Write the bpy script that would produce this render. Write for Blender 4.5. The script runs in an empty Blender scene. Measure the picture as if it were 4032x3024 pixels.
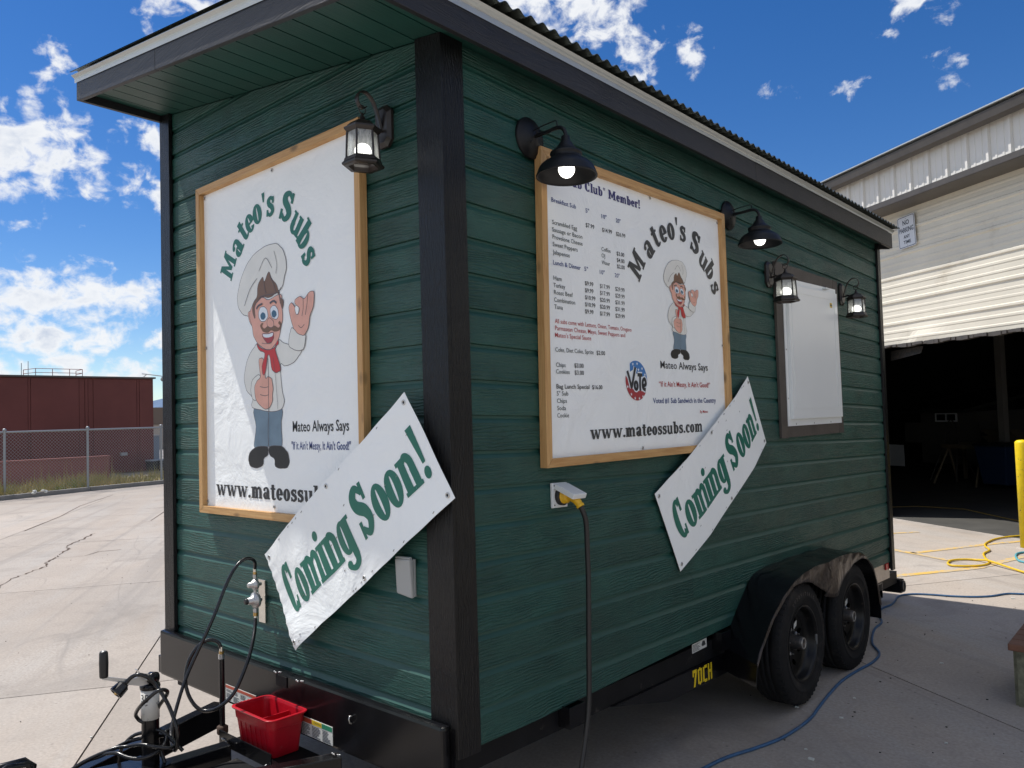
import bpy, bmesh, math, random
from mathutils import Vector, Matrix
from mathutils.geometry import tessellate_polygon
random.seed(7)
sc = bpy.context.scene
COL = sc.collection
# ---------------------------------------------------------------- camera
CW = Vector((1.927765, -1.859484, 1.639995))
FW = Vector((-0.6611692, 0.7490886, 0.0414914)); RW = Vector((0.7485637, 0.6623765, -0.0301613)); UW = Vector((0.0500764, -0.0111172, 0.9986835))
cam = bpy.data.cameras.new("camera"); camo = bpy.data.objects.new("camera", cam); COL.objects.link(camo)
camo.matrix_world = Matrix(((RW.x, UW.x, -FW.x, CW.x), (RW.y, UW.y, -FW.y, CW.y), (RW.z, UW.z, -FW.z, CW.z), (0, 0, 0, 1)))
cam.sensor_width = 36.0; cam.lens = 3084.362 / 4032 * 36.0; cam.clip_start = 0.05; cam.clip_end = 20000
sc.camera = camo
# ---------------------------------------------------------------- light
SUNV = Vector((-0.53, -0.18, 1.0)).normalized()          # towards the sun
sun = bpy.data.lights.new("sun", 'SUN'); suno = bpy.data.objects.new("sun", sun); COL.objects.link(suno)
suno.rotation_euler = (-SUNV).to_track_quat('-Z', 'Y').to_euler()
sun.energy = 4.4; sun.angle = math.radians(0.5); sun.color = (1.0, 0.955, 0.89)
sc.view_settings.view_transform = 'Standard'; sc.view_settings.look = 'None'
sc.view_settings.exposure = 0.22; sc.view_settings.gamma = 1.0
sc.render.engine = 'CYCLES'
W = bpy.data.worlds.new("World"); sc.world = W; W.use_nodes = True
nt = W.node_tree; nt.nodes.clear()

class NG:
    def __init__(s, t): s.t = t
    def n(s, typ, **kw):
        x = s.t.nodes.new(typ)
        for k, v in kw.items():
            if k.startswith('i_'): x.inputs[k[2:].replace('_', ' ')].default_value = v
            else: setattr(x, k, v)
        return x
    def l(s, a, b): s.t.links.new(a, b)
    def math(s, op, a, b=None, c=None, clamp=False):
        x = s.t.nodes.new('ShaderNodeMath'); x.operation = op; x.use_clamp = clamp
        for i, v in enumerate((a, b, c)):
            if v is None: continue
            if isinstance(v, (int, float)): x.inputs[i].default_value = v
            else: s.l(v, x.inputs[i])
        return x.outputs[0]
    def vmath(s, op, a, b=None):
        x = s.t.nodes.new('ShaderNodeVectorMath'); x.operation = op
        for i, v in enumerate((a, b)):
            if v is None: continue
            if isinstance(v, tuple): x.inputs[i].default_value = v
            else: s.l(v, x.inputs[i])
        return x.outputs['Value'] if op in ('LENGTH', 'DOT_PRODUCT') else x.outputs[0]
    def rng(s, v, a, b, c, d, smooth=False):
        x = s.t.nodes.new('ShaderNodeMapRange'); x.interpolation_type = 'SMOOTHSTEP' if smooth else 'LINEAR'
        s.l(v, x.inputs[0])
        for i, q in enumerate((a, b, c, d)): x.inputs[i + 1].default_value = q
        return x.outputs[0]
    def noise(s, vec, scale, detail=4, rough=.55, dist=0.0, col=False):
        x = s.t.nodes.new('ShaderNodeTexNoise'); s.l(vec, x.inputs['Vector'])
        x.inputs['Scale'].default_value = scale; x.inputs['Detail'].default_value = detail
        x.inputs['Roughness'].default_value = rough; x.inputs['Distortion'].default_value = dist
        return x.outputs['Color'] if col else x.outputs[0]
    def mix(s, f, a, b):
        x = s.t.nodes.new('ShaderNodeMix'); x.data_type = 'RGBA'
        if isinstance(f, (int, float)): x.inputs[0].default_value = f
        else: s.l(f, x.inputs[0])
        for i, v in ((6, a), (7, b)):
            if isinstance(v, tuple): x.inputs[i].default_value = v + (1,) if len(v) == 3 else v
            else: s.l(v, x.inputs[i])
        return x.outputs[2]
    def scale(s, vec, v):
        return s.vmath('MULTIPLY', vec, v)

g = NG(nt)
out = g.n('ShaderNodeOutputWorld'); bg = g.n('ShaderNodeBackground'); bg.inputs[1].default_value = 0.15
g.l(bg.outputs[0], out.inputs[0])
sky = g.n('ShaderNodeTexSky', sky_type='NISHITA', sun_disc=False)
sky.sun_elevation = math.asin(SUNV.z); sky.sun_rotation = math.atan2(SUNV.x, SUNV.y); sky.altitude = 1600; sky.air_density = 1.0; sky.dust_density = 0.3; sky.ozone_density = 1.6
geo = g.n('ShaderNodeTexCoord'); dv = geo.outputs['Generated']
sep = g.n('ShaderNodeSeparateXYZ'); g.l(dv, sep.inputs[0])
az = g.math('MULTIPLY', g.math('ARCTAN2', sep.outputs[0], sep.outputs[1]), 57.2958)
el = g.math('MULTIPLY', g.math('ARCSINE', sep.outputs[2]), 57.2958)
cmb = g.n('ShaderNodeCombineXYZ'); g.l(az, cmb.inputs[0]); g.l(el, cmb.inputs[1])
wn = g.noise(cmb.outputs[0], 0.28, 6, .62, 0.0, True)
warp = g.vmath('MULTIPLY', g.vmath('SUBTRACT', wn, (.5, .5, .5)), (5.0, 3.4, 0))
ae = g.vmath('ADD', cmb.outputs[0], warp)
# clouds: azimuth, elevation, radii (degrees), density
BL = [(-73.5, 17.3, 4.6, 3.2, 1), (-70.6, 16.6, 2.0, 1.3, .8), (-70.3, 14.8, 1.7, .75, .6), (-70.3, 18.8, 1.0, .9, .45), (-68.6, 18.7, .9, .7, .35),
      (-66.2, 18.9, 1.3, 1.2, .75), (-67.2, 16.4, 1.0, 1.5, .5), (-65.7, 15.2, 1.0, 1.3, .8), (-74.0, 12.6, .9, .6, .5),
      (-73.0, 8.2, 4.5, 2.3, 1), (-70.0, 8.7, 3.0, 1.9, 1), (-66.8, 8.6, 2.9, 1.3, .95), (-71.8, 5.6, 3.2, 1.9, 1), (-68.4, 6.1, 1.9, .75, .7),
      (-70.0, 3.3, 3.6, 1.3, 1), (-66.6, 3.6, 2.2, 1.0, .8), (-75.0, 3.4, 3, 1.4, .9), (-65.6, 5.8, .9, .6, .7), (-60, 7.0, 5, 2.0, .9), (-55, 4, 7, 2.2, .8),
      (-38.8, 30.2, 6.4, 4.4, 1), (-34.3, 27.8, 3.4, 2.8, .95), (-31.6, 25.0, 2.0, 1.7, .8), (-30.4, 23.4, 1.5, .8, .65), (-34.5, 25.9, 1.7, 1.2, .7), (-28.0, 24.2, 1.15, 1.1, .75),
      (-12.8, 24.9, 2.0, 1.3, .75), (-16.9, 20.8, .9, .4, .42), (-22.9, 21.2, .8, .45, .4), (-11.6, 20.6, 1.0, .9, .6), (-19.9, 20.6, .4, .3, .25),
      (-63.6, 28.6, 3.9, 2.8, 1), (-71.8, 22.3, 1.15, 1.0, .85), (-69.5, 20.9, .8, .7, .35), (-47, 32, 4, 2.5, .8)]
acc = None
for (a0, e0, ra, re, dn) in BL:
    d = g.vmath('LENGTH', g.vmath('MULTIPLY', g.vmath('SUBTRACT', ae, (a0, e0, 0)), (1 / ra, 1 / re, 0)))
    m = g.math('MULTIPLY', g.math('SUBTRACT', 1.35, d), dn)
    acc = m if acc is None else g.math('MAXIMUM', acc, m)
# unseen broken cumulus outside the view, coverage raised to lift and whiten ambient light
gen = g.rng(g.noise(dv, 2.6, 3, .5), .40, .56, -.4, 1.2)
away = g.rng(g.math('ABSOLUTE', g.math('ADD', az, 42)), 44, 60, 0, 1, True)
gen = g.math('SUBTRACT', gen, g.math('MULTIPLY', g.math('SUBTRACT', 1, away), 3.0))
acc = g.math('MAXIMUM', acc, gen)
fb = g.noise(g.vmath('MULTIPLY', cmb.outputs[0], (1, 1.25, 1)), 0.60, 8, .57, .3)
fb2 = g.noise(g.vmath('ADD', cmb.outputs[0], (17, 5, 0)), .22, 5, .55)
dens = g.math('ADD', acc, g.math('MULTIPLY', g.math('SUBTRACT', fb, .5), 3.7))
mask = g.rng(dens, .22, 1.18, 0, 1, True)
core = g.rng(dens, .9, 2.1, 0, 1, True)
ccol = g.mix(g.math('MULTIPLY', core, g.rng(fb2, .36, .60, .1, 1, True)), (5.3, 5.4, 5.55), (2.9, 3.35, 4.2))
lowf = g.rng(el, 0, 14, .35, 0, True)
hsv = g.n('ShaderNodeHueSaturation'); hsv.inputs['Hue'].default_value = 0.509; hsv.inputs['Saturation'].default_value = 1.36; hsv.inputs['Value'].default_value = 0.70; g.l(sky.outputs[0], hsv.inputs['Color'])
final = g.mix(g.math('MULTIPLY', mask, .97), hsv.outputs[0], ccol)
g.l(final, bg.inputs[0])

# ---------------------------------------------------------------- frames
# The trailer stands nose-up on its jack: its boards fall 1.7 degrees towards the rear.
SA, SB, TH = 0.00092721, -0.02987756, 0.02986867
CT, ST = math.cos(TH), math.sin(TH)
def TR(p):
    x, y, z = p; x += SA * z; y += SB * z; y -= 2.8
    return Vector((x, CT * y + ST * z + 2.8, -ST * y + CT * z))
def WD(p): return Vector(p)
UH = Vector((-0.83426, 0.551372, 0)); NH = Vector((-0.551372, -0.83426, 0)); PH = Vector((-1.068, 10.047, 0))
def WH(p):                                             # warehouse frame: s along the wall, d out of the wall, z up
    return PH + UH * p[0] + NH * p[1] + Vector((0, 0, p[2]))

# ---------------------------------------------------------------- mesh builder
class MB:
    def __init__(s): s.v = []; s.f = []; s.smooth = []
    def add(s, vs, fs, smooth=False):
        o = len(s.v); s.v += [tuple(v) for v in vs]; s.f += [tuple(i + o for i in f) for f in fs]; s.smooth += [smooth] * len(fs); return s
    def box(s, x0, x1, y0, y1, z0, z1):
        return s.hexa([(x0, y0, z0), (x1, y0, z0), (x1, y1, z0), (x0, y1, z0), (x0, y0, z1), (x1, y0, z1), (x1, y1, z1), (x0, y1, z1)])
    def hexa(s, p): return s.add(p, [(3, 2, 1, 0), (4, 5, 6, 7), (0, 1, 5, 4), (1, 2, 6, 5), (2, 3, 7, 6), (3, 0, 4, 7)])
    def slab(s, x0, x1, y0, y1, zb, zt):
        c = [(x0, y0), (x1, y0), (x1, y1), (x0, y1)]
        return s.hexa([(x, y, zb(x, y)) for x, y in c] + [(x, y, zt(x, y)) for x, y in c])
    def tube(s, pts, r, n=10, cap=True):
        P = [Vector(p) for p in pts]; N = len(P); rs = r if isinstance(r, (list, tuple)) else [r] * N
        vs = []; up = None
        for i, p in enumerate(P):
            t = (P[min(i + 1, N - 1)] - P[max(i - 1, 0)]).normalized()
            if up is None: up = t.orthogonal().normalized()
            else: up = (up - t * up.dot(t)).normalized()
            b = t.cross(up)
            for k in range(n):
                a = 2 * math.pi * k / n; vs.append(p + (up * math.cos(a) + b * math.sin(a)) * rs[i])
        fs = [(i * n + k, i * n + (k + 1) % n, (i + 1) * n + (k + 1) % n, (i + 1) * n + k) for i in range(N - 1) for k in range(n)]
        s.add(vs, fs, True)
        if cap: s.add(vs[:n], [tuple(range(n))[::-1]]); s.add(vs[-n:], [tuple(range(n))])
        return s
    def lathe(s, c, axis, prof, n=24, ref=None, smooth=True, a0=0.0, full=2 * math.pi):
        c = Vector(c); ax = Vector(axis).normalized()
        u = (Vector(ref) if ref else ax.orthogonal()); u = (u - ax * u.dot(ax)).normalized(); w = ax.cross(u)
        vs = []
        for (h, r) in prof:
            for k in range(n):
                a = a0 + full * k / n; vs.append(c + ax * h + (u * math.cos(a) + w * math.sin(a)) * r)
        fs = [(i * n + k, i * n + (k + 1) % n, (i + 1) * n + (k + 1) % n, (i + 1) * n + k) for i in range(len(prof) - 1) for k in range(n)]
        return s.add(vs, fs, smooth)
    def sphere(s, c, r, n=16, m=9, sc3=(1, 1, 1)):
        c = Vector(c); vs = []
        for i in range(m + 1):
            ph = math.pi * i / m
            for k in range(n):
                a = 2 * math.pi * k / n
                vs.append(c + Vector((math.sin(ph) * math.cos(a) * r * sc3[0], math.sin(ph) * math.sin(a) * r * sc3[1], math.cos(ph) * r * sc3[2])))
        return s.add(vs, [(i * n + k, i * n + (k + 1) % n, (i + 1) * n + (k + 1) % n, (i + 1) * n + k) for i in range(m) for k in range(n)], True)
    def prism(s, poly, fn, d0, d1):                      # 2-D outline -> fn(a, b, depth)
        n = len(poly); vs = [fn(a, b, d0) for a, b in poly] + [fn(a, b, d1) for a, b in poly]
        tri = tessellate_polygon([[Vector((a, b, 0)) for a, b in poly]])
        fs = [tuple(t) for t in tri] + [tuple(i + n for i in reversed(t)) for t in tri] + [(i, (i + 1) % n, (i + 1) % n + n, i + n) for i in range(n)]
        return s.add(vs, fs)
    def flat(s, loops, fn, d):                           # filled 2-D shape, holes allowed
        allp = [q for lp in loops for q in lp]
        tri = tessellate_polygon([[Vector((a, b, 0)) for a, b in lp] for lp in loops])
        return s.add([fn(a, b, d) for a, b in allp], [tuple(t) for t in tri])
    def build(s, name, mat, parent=None, T=WD, bevel=0.0, origin=None):
        vs = [T(v) for v in s.v]
        if parent is not None: o3 = Vector(parent['_o'])
        elif origin is not None: o3 = T(origin)
        else:
            xs = [v.x for v in vs]; ys = [v.y for v in vs]; zs = [v.z for v in vs]
            o3 = Vector(((min(xs) + max(xs)) / 2, (min(ys) + max(ys)) / 2, min(zs)))
        me = bpy.data.meshes.new(name); me.from_pydata([v - o3 for v in vs], [], s.f)
        for i, p in enumerate(me.polygons): p.use_smooth = s.smooth[i]
        bm = bmesh.new(); bm.from_mesh(me)
        if s.fixn if hasattr(s, 'fixn') else True: bmesh.ops.recalc_face_normals(bm, faces=bm.faces)
        if bevel > 0: bmesh.ops.bevel(bm, geom=[e for e in bm.edges if e.is_manifold and e.calc_face_angle(0) > .5], offset=bevel, segments=2, affect='EDGES', profile=.6)
        bm.to_mesh(me); bm.free()
        if mat: me.materials.append(M[mat] if isinstance(mat, str) else mat)
        ob = bpy.data.objects.new(name, me); COL.objects.link(ob)
        if parent is not None: ob.parent = parent; ob['_o'] = parent['_o']
        else: ob.location = o3; ob['_o'] = tuple(o3)
        return ob

def empty(name, at, T=WD):
    e = bpy.data.objects.new(name, None); COL.objects.link(e); e.empty_display_size = .2
    p = T(at); e.location = p; e['_o'] = tuple(p); return e
def tag(o, label=None, cat=None, group=None, kind=None):
    if label: o['label'] = label
    if cat: o['category'] = cat
    if group: o['group'] = group
    if kind: o['kind'] = kind
    return o

# ---------------------------------------------------------------- materials
M = {}
def mat(name, base, rough=.5, metal=0.0, spec=None, var=0.0, vscale=6, bump=None, dirt=None, coat=0.0, emit=None, estr=0.0, rnd=0.0):
    m = bpy.data.materials.new(name); m.use_nodes = True; t = m.node_tree; h = NG(t)
    b = t.nodes['Principled BSDF']; b.inputs['Base Color'].default_value = (*base, 1); b.inputs['Roughness'].default_value = rough; b.inputs['Metallic'].default_value = metal
    if spec is not None: b.inputs['Specular IOR Level'].default_value = spec
    if coat: b.inputs['Coat Weight'].default_value = coat; b.inputs['Coat Roughness'].default_value = .15
    if emit: b.inputs['Emission Color'].default_value = (*emit, 1); b.inputs['Emission Strength'].default_value = estr
    tc = h.n('ShaderNodeTexCoord').outputs['Object']
    oi = h.n('ShaderNodeObjectInfo').outputs['Random']
    off = h.vmath('ADD', tc, h.vmath('MULTIPLY', _comb(h, oi), (37.0, 91.0, 13.0))) if rnd or (bump and bump.get('rnd')) else tc
    col = None
    if var:
        f = h.noise(off, vscale, 5, .6)
        lo = tuple(max(0, c * (1 - var)) for c in base); hi = tuple(min(1, c * (1 + var)) for c in base)
        col = h.mix(h.rng(f, .3, .7, 0, 1), lo, hi)
    if rnd:
        c0 = col if col is not None else base
        dk = h.mix(0, tuple(c * (1 - rnd) for c in base), (0, 0, 0)) if False else None
        x = h.n('ShaderNodeHueSaturation'); h.l(h.rng(oi, 0, 1, 1 - rnd, 1 + rnd), x.inputs['Value'])
        if col is not None: h.l(col, x.inputs['Color'])
        else: x.inputs['Color'].default_value = (*base, 1)
        col = x.outputs[0]
    if dirt:                                             # (colour, scale, lo, hi)
        f = h.noise(off, dirt[1], 7, .68)
        k = h.rng(f, dirt[2], dirt[3], 0, 1)
        col = h.mix(k, col if col is not None else base, dirt[0])
    if col is not None: h.l(col, b.inputs['Base Color'])
    if bump:
        v = h.scale(off, bump['s'])
        if bump.get('warp'):
            wv = h.noise(h.scale(off, bump.get('ws', (1.6, 1.6, 5))), 1.0, 3, .5, 0, True)
            v = h.vmath('ADD', v, h.vmath('MULTIPLY', h.vmath('SUBTRACT', wv, (.5, .5, .5)), bump['warp']))
        f = h.noise(v, 1.0, bump.get('det', 5), bump.get('ro', .6), bump.get('dist', .6))
        if bump.get('contour'):
            ax_, fr_, amp_, low_ = bump['contour']
            sp_ = h.n('ShaderNodeSeparateXYZ'); h.l(off, sp_.inputs[0]); ph = h.noise(h.scale(off, low_), 1, 4, .55, .4)
            wv_ = h.math('SINE', h.math('ADD', h.math('MULTIPLY', sp_.outputs[ax_], fr_), h.math('MULTIPLY', ph, amp_)))
            sharp = h.math('POWER', h.math('ADD', h.math('MULTIPLY', wv_, .5), .5), 2.2)
            pt = h.rng(h.noise(h.vmath('ADD', h.scale(off, tuple(q * .8 for q in low_)), (3, 8, 1)), 1, 3, .6), .40, .62, .05, 1)
            f = h.math('ADD', h.math('MULTIPLY', f, .75), h.math('MULTIPLY', h.math('MULTIPLY', sharp, pt), bump.get('cw', .55)))
        if bump.get('ridge'): f = h.math('MULTIPLY', h.math('ABSOLUTE', h.math('SUBTRACT', f, .5)), 2)
        bn = h.n('ShaderNodeBump'); bn.inputs['Strength'].default_value = bump['k']; bn.inputs['Distance'].default_value = bump.get('d', .004)
        h.l(f, bn.inputs['Height']); h.l(bn.outputs[0], b.inputs['Normal'])
        if bump.get('rv'): h.l(h.rng(f, .3, .7, rough * (1 - bump['rv']), min(1, rough * (1 + bump['rv']))), b.inputs['Roughness'])
    M[name] = m; return m
def _comb(h, v):
    c = h.n('ShaderNodeCombineXYZ')
    for i in range(3): h.l(v, c.inputs[i])
    return c.outputs[0]

GR = dict(s=(14, 14, 190), k=1.0, d=.0065, warp=(2, 2, 6), ws=(1.7, 1.7, 6), rnd=1, det=5, rv=.3, contour=(2, 520, 42, (2.0, 2.0, 9)), cw=.42)
mat('green_paint', (.0140, .067, .053), .47, var=.24, vscale=5, bump=GR, rnd=.12)
mat('green_cove', (.015, .072, .057), .46, var=.12, vscale=5, rnd=.06)
mat('green_soffit', (.013, .062, .050), .40, var=.14, vscale=5, bump=dict(s=(150, 7, 7), k=.45, d=.003, warp=(10, 3, 3), rnd=1), rnd=.08)
mat('green_flat', (.014, .07, .055), .5, var=.1)
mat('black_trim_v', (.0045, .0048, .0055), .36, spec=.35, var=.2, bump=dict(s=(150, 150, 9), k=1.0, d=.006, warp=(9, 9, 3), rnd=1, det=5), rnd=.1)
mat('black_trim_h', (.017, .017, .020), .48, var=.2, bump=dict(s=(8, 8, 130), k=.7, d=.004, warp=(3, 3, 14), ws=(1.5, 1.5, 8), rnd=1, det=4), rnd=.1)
mat('brown_trim', (.075, .064, .055), .6, var=.2, bump=dict(s=(30, 30, 30), k=.5, d=.003, rnd=1))
mat('white_metal', (.50, .53, .52), .28, metal=.35, var=.06, vscale=2)
mat('roof_metal', (.10, .115, .10), .35, metal=.75, var=.2, vscale=4)
mat('chassis', (.005, .005, .006), .22, spec=.32, var=.4, vscale=9, dirt=((.07, .06, .05), 14, .68, .82))
mat('chassis_dull', (.007, .007, .008), .6, spec=.2, var=.4, vscale=9, dirt=((.09, .08, .07), 11, .62, .78))
mat('weld', (.5, .5, .5), .35, metal=.9)
def wood(name, base, dark, sc3):
    m = bpy.data.materials.new(name); m.use_nodes = True; h = NG(m.node_tree); b = m.node_tree.nodes['Principled BSDF']
    tc = h.n('ShaderNodeTexCoord').outputs['Object']; oi = h.n('ShaderNodeObjectInfo').outputs['Random']
    off = h.vmath('ADD', tc, h.vmath('MULTIPLY', _comb(h, oi), (7, 9, 5)))
    f = h.noise(h.scale(off, sc3), 1, 5, .6, 1.2)
    c = h.mix(h.rng(f, .35, .68, 0, 1), base, dark)
    kn = h.n('ShaderNodeTexVoronoi'); kn.inputs['Scale'].default_value = 1.0; h.l(h.scale(off, tuple(4 + q * .08 for q in sc3)), kn.inputs['Vector'])
    c = h.mix(h.rng(kn.outputs['Distance'], .08, .17, .85, 0), c, tuple(q * .3 for q in base))
    h.l(c, b.inputs['Base Color']); b.inputs['Roughness'].default_value = .55
    bn = h.n('ShaderNodeBump'); bn.inputs['Strength'].default_value = .3; bn.inputs['Distance'].default_value = .002; h.l(f, bn.inputs['Height']); h.l(bn.outputs[0], b.inputs['Normal'])
    M[name] = m
wood('pine_v', (.60, .37, .155), (.44, .23, .08), (70, 70, 3)); wood('pine_h', (.60, .37, .155), (.44, .23, .08), (3.5, 3.5, 70))
mat('vinyl', (.90, .93, .925), .5, var=.02, vscale=3, bump=dict(s=(4, 4, 4), k=.5, d=.03), dirt=((.74, .70, .60), 2.2, .66, .95))
mat('ink_green', (.012, .15, .105), .45); mat('ink_black', (.022, .024, .028), .45); mat('ink_grey', (.045, .048, .05), .45)
mat('ink_blue', (.03, .06, .22), .45); mat('ink_navy', (.035, .03, .15), .45); mat('ink_red', (.45, .03, .035), .45); mat('ink_print', (.07, .085, .085), .45)
mat('p_skin', (.76, .40, .31), .45, var=.1, vscale=14); mat('p_hair', (.19, .10, .055), .45); mat('p_white', (.78, .78, .73), .45, var=.05, vscale=9); mat('p_line', (.10, .09, .10), .45)
mat('p_red', (.55, .03, .03), .45); mat('p_jeans', (.16, .24, .31), .45, var=.14, vscale=10); mat('p_shoe', (.008, .008, .009), .4); mat('p_eye', (.75, .8, .85), .4)
mat('p_blue', (.05, .20, .50), .45); mat('p_brick', (.38, .04, .05), .45); mat('p_iris', (.04, .12, .2), .4)
mat('lamp_black', (.006, .0065, .008), .45, spec=.35); mat('lamp_bronze', (.022, .017, .015), .38, var=.2, vscale=30)
mat('bulb', (1, 1, 1), .4, emit=(1, .965, .88), estr=3.2)
mat('grommet', (.6, .6, .58), .3, metal=.9); mat('hole', (.008, .008, .008), .8); mat('staple', (.3, .3, .3), .4, metal=.8)
mat('white_plastic', (.70, .73, .73), .35); mat('panel_white', (.80, .83, .82), .30, var=.02, vscale=1.5); mat('grey_plastic', (.36, .37, .36), .42)
mat('yellow_plastic', (.72, .42, .01), .38, var=.1, vscale=20); mat('rubber', (.011, .011, .012), .42, bump=dict(s=(300, 300, 300), k=.1, d=.001)); mat('rubber_hose', (.008, .008, .009), .25)
mat('tyre', (.009, .009, .0095), .75, spec=.25, var=.3, vscale=14, dirt=((.055, .047, .04), 7, .55, .85)); mat('rim_black', (.005, .005, .005), .32, spec=.3, dirt=((.12, .09, .07), 8, .58, .8))
mat('hub_grey', (.06, .06, .06), .45, metal=.5, dirt=((.15, .12, .1), 30, .45, .7)); mat('steel', (.45, .45, .44), .38, metal=.9, var=.15, vscale=25); mat('zinc', (.52, .53, .54), .32, metal=.85, var=.12, vscale=30); mat('cast_alu', (.50, .50, .49), .42, metal=.7, var=.12, vscale=40)
mat('brass', (.55, .36, .13), .35, metal=.9); mat('bright_steel', (.7, .68, .63), .22, metal=1.0, var=.15, vscale=12)
mat('bucket_red', (.42, .004, .014), .36, var=.2, vscale=8, dirt=((.30, .10, .09), 16, .62, .80)); mat('rust', (.06, .035, .022), .8, var=.3, vscale=60)
mat('sticker_white', (.62, .62, .58), .5, var=.08, vscale=60); mat('sticker_red', (.45, .07, .03), .5); mat('sticker_yellow', (.70, .50, .03), .5); mat('sticker_green', (.03, .22, .12), .5)
mat('chip_paint', (.62, .61, .57), .5, dirt=((.05, .035, .03), 30, .60, .63)); mat('tail_red', (.5, .02, .02), .25)
mat('sheet_tan', (.30, .25, .20), .25, metal=.4, var=.25, vscale=6)
FN = dict(s=(14, 14, 9), k=.8, d=.012)
mat('fender', (.005, .005, .006), .2, spec=.4, metal=.0, bump=dict(s=(4, 4, 4), k=.35, d=.03), dirt=((.09, .085, .08), 18, .68, .8))
mat('fender_lip', (.075, .060, .050), .3, metal=.45, bump=dict(s=(9, 9, 5), k=.8, d=.03), dirt=((.015, .013, .012), 9, .5, .75))
mat('yellow_paint', (.80, .58, .0), .5, var=.08, vscale=9, dirt=((.20, .15, .04), 22, .60, .68)); mat('label_yellow', (.78, .55, .01), .5)
mat('sign_white', (.66, .68, .72), .35); mat('sign_black', (.03, .035, .05), .4)
mat('hose_yellow', (.72, .47, .02), .45, var=.12, vscale=40); mat('hose_blue', (.03, .095, .20), .55, var=.25, vscale=30, dirt=((.12, .12, .12), 12, .58, .8)); mat('hose_cyan', (.10, .36, .42), .5)
mat('board_brown', (.16, .070, .04), .6, var=.25, vscale=9, bump=dict(s=(8, 80, 80), k=.4, d=.002)); mat('crate_ply', (.17, .165, .11), .75, var=.4, vscale=26)
mat('maroon', (.15, .046, .038), .85, var=.12, vscale=.8); mat('maroon_light', (.26, .10, .085), .85, var=.06, vscale=1); mat('maroon_rail', (.26, .04, .035), .6)
mat('beige', (.45, .38, .31), .85, var=.06, vscale=.6); mat('brown_wall', (.16, .12, .09), .85); mat('galv', (.30, .32, .33), .45, metal=.5); mat('bin_black', (.014, .015, .016), .5); mat('bin_lid', (.32, .36, .38), .5); mat('cabinet', (.17, .22, .28), .5)
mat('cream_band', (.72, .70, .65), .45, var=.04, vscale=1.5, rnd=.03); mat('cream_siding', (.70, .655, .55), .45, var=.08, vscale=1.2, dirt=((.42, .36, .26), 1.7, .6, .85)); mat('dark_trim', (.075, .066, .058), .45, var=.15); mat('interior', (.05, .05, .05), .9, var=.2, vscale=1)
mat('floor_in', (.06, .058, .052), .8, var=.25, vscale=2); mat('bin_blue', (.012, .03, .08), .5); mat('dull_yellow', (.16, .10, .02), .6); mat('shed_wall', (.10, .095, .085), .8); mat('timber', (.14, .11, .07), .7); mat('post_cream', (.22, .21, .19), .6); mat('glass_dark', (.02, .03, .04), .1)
mat('hazy_mountain', (.10, .16, .26), .95, var=.2, vscale=.002); mat('kerb', (.22, .215, .20), .85, var=.15, vscale=3)  # distance haze is mixed into the mountain's blue base colour
mat('base_dirt', (.085, .055, .038), .95, var=.3, vscale=4); mat('asphalt_far', (.32, .30, .28), .9, var=.12, vscale=.3)
mat('cord_rubber', (.011, .011, .012), .5, dirt=((.06, .055, .05), 22, .6, .8))
mat('litter_white', (.6, .6, .55), .7); mat('litter_dark', (.05, .045, .035), .9)

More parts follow.
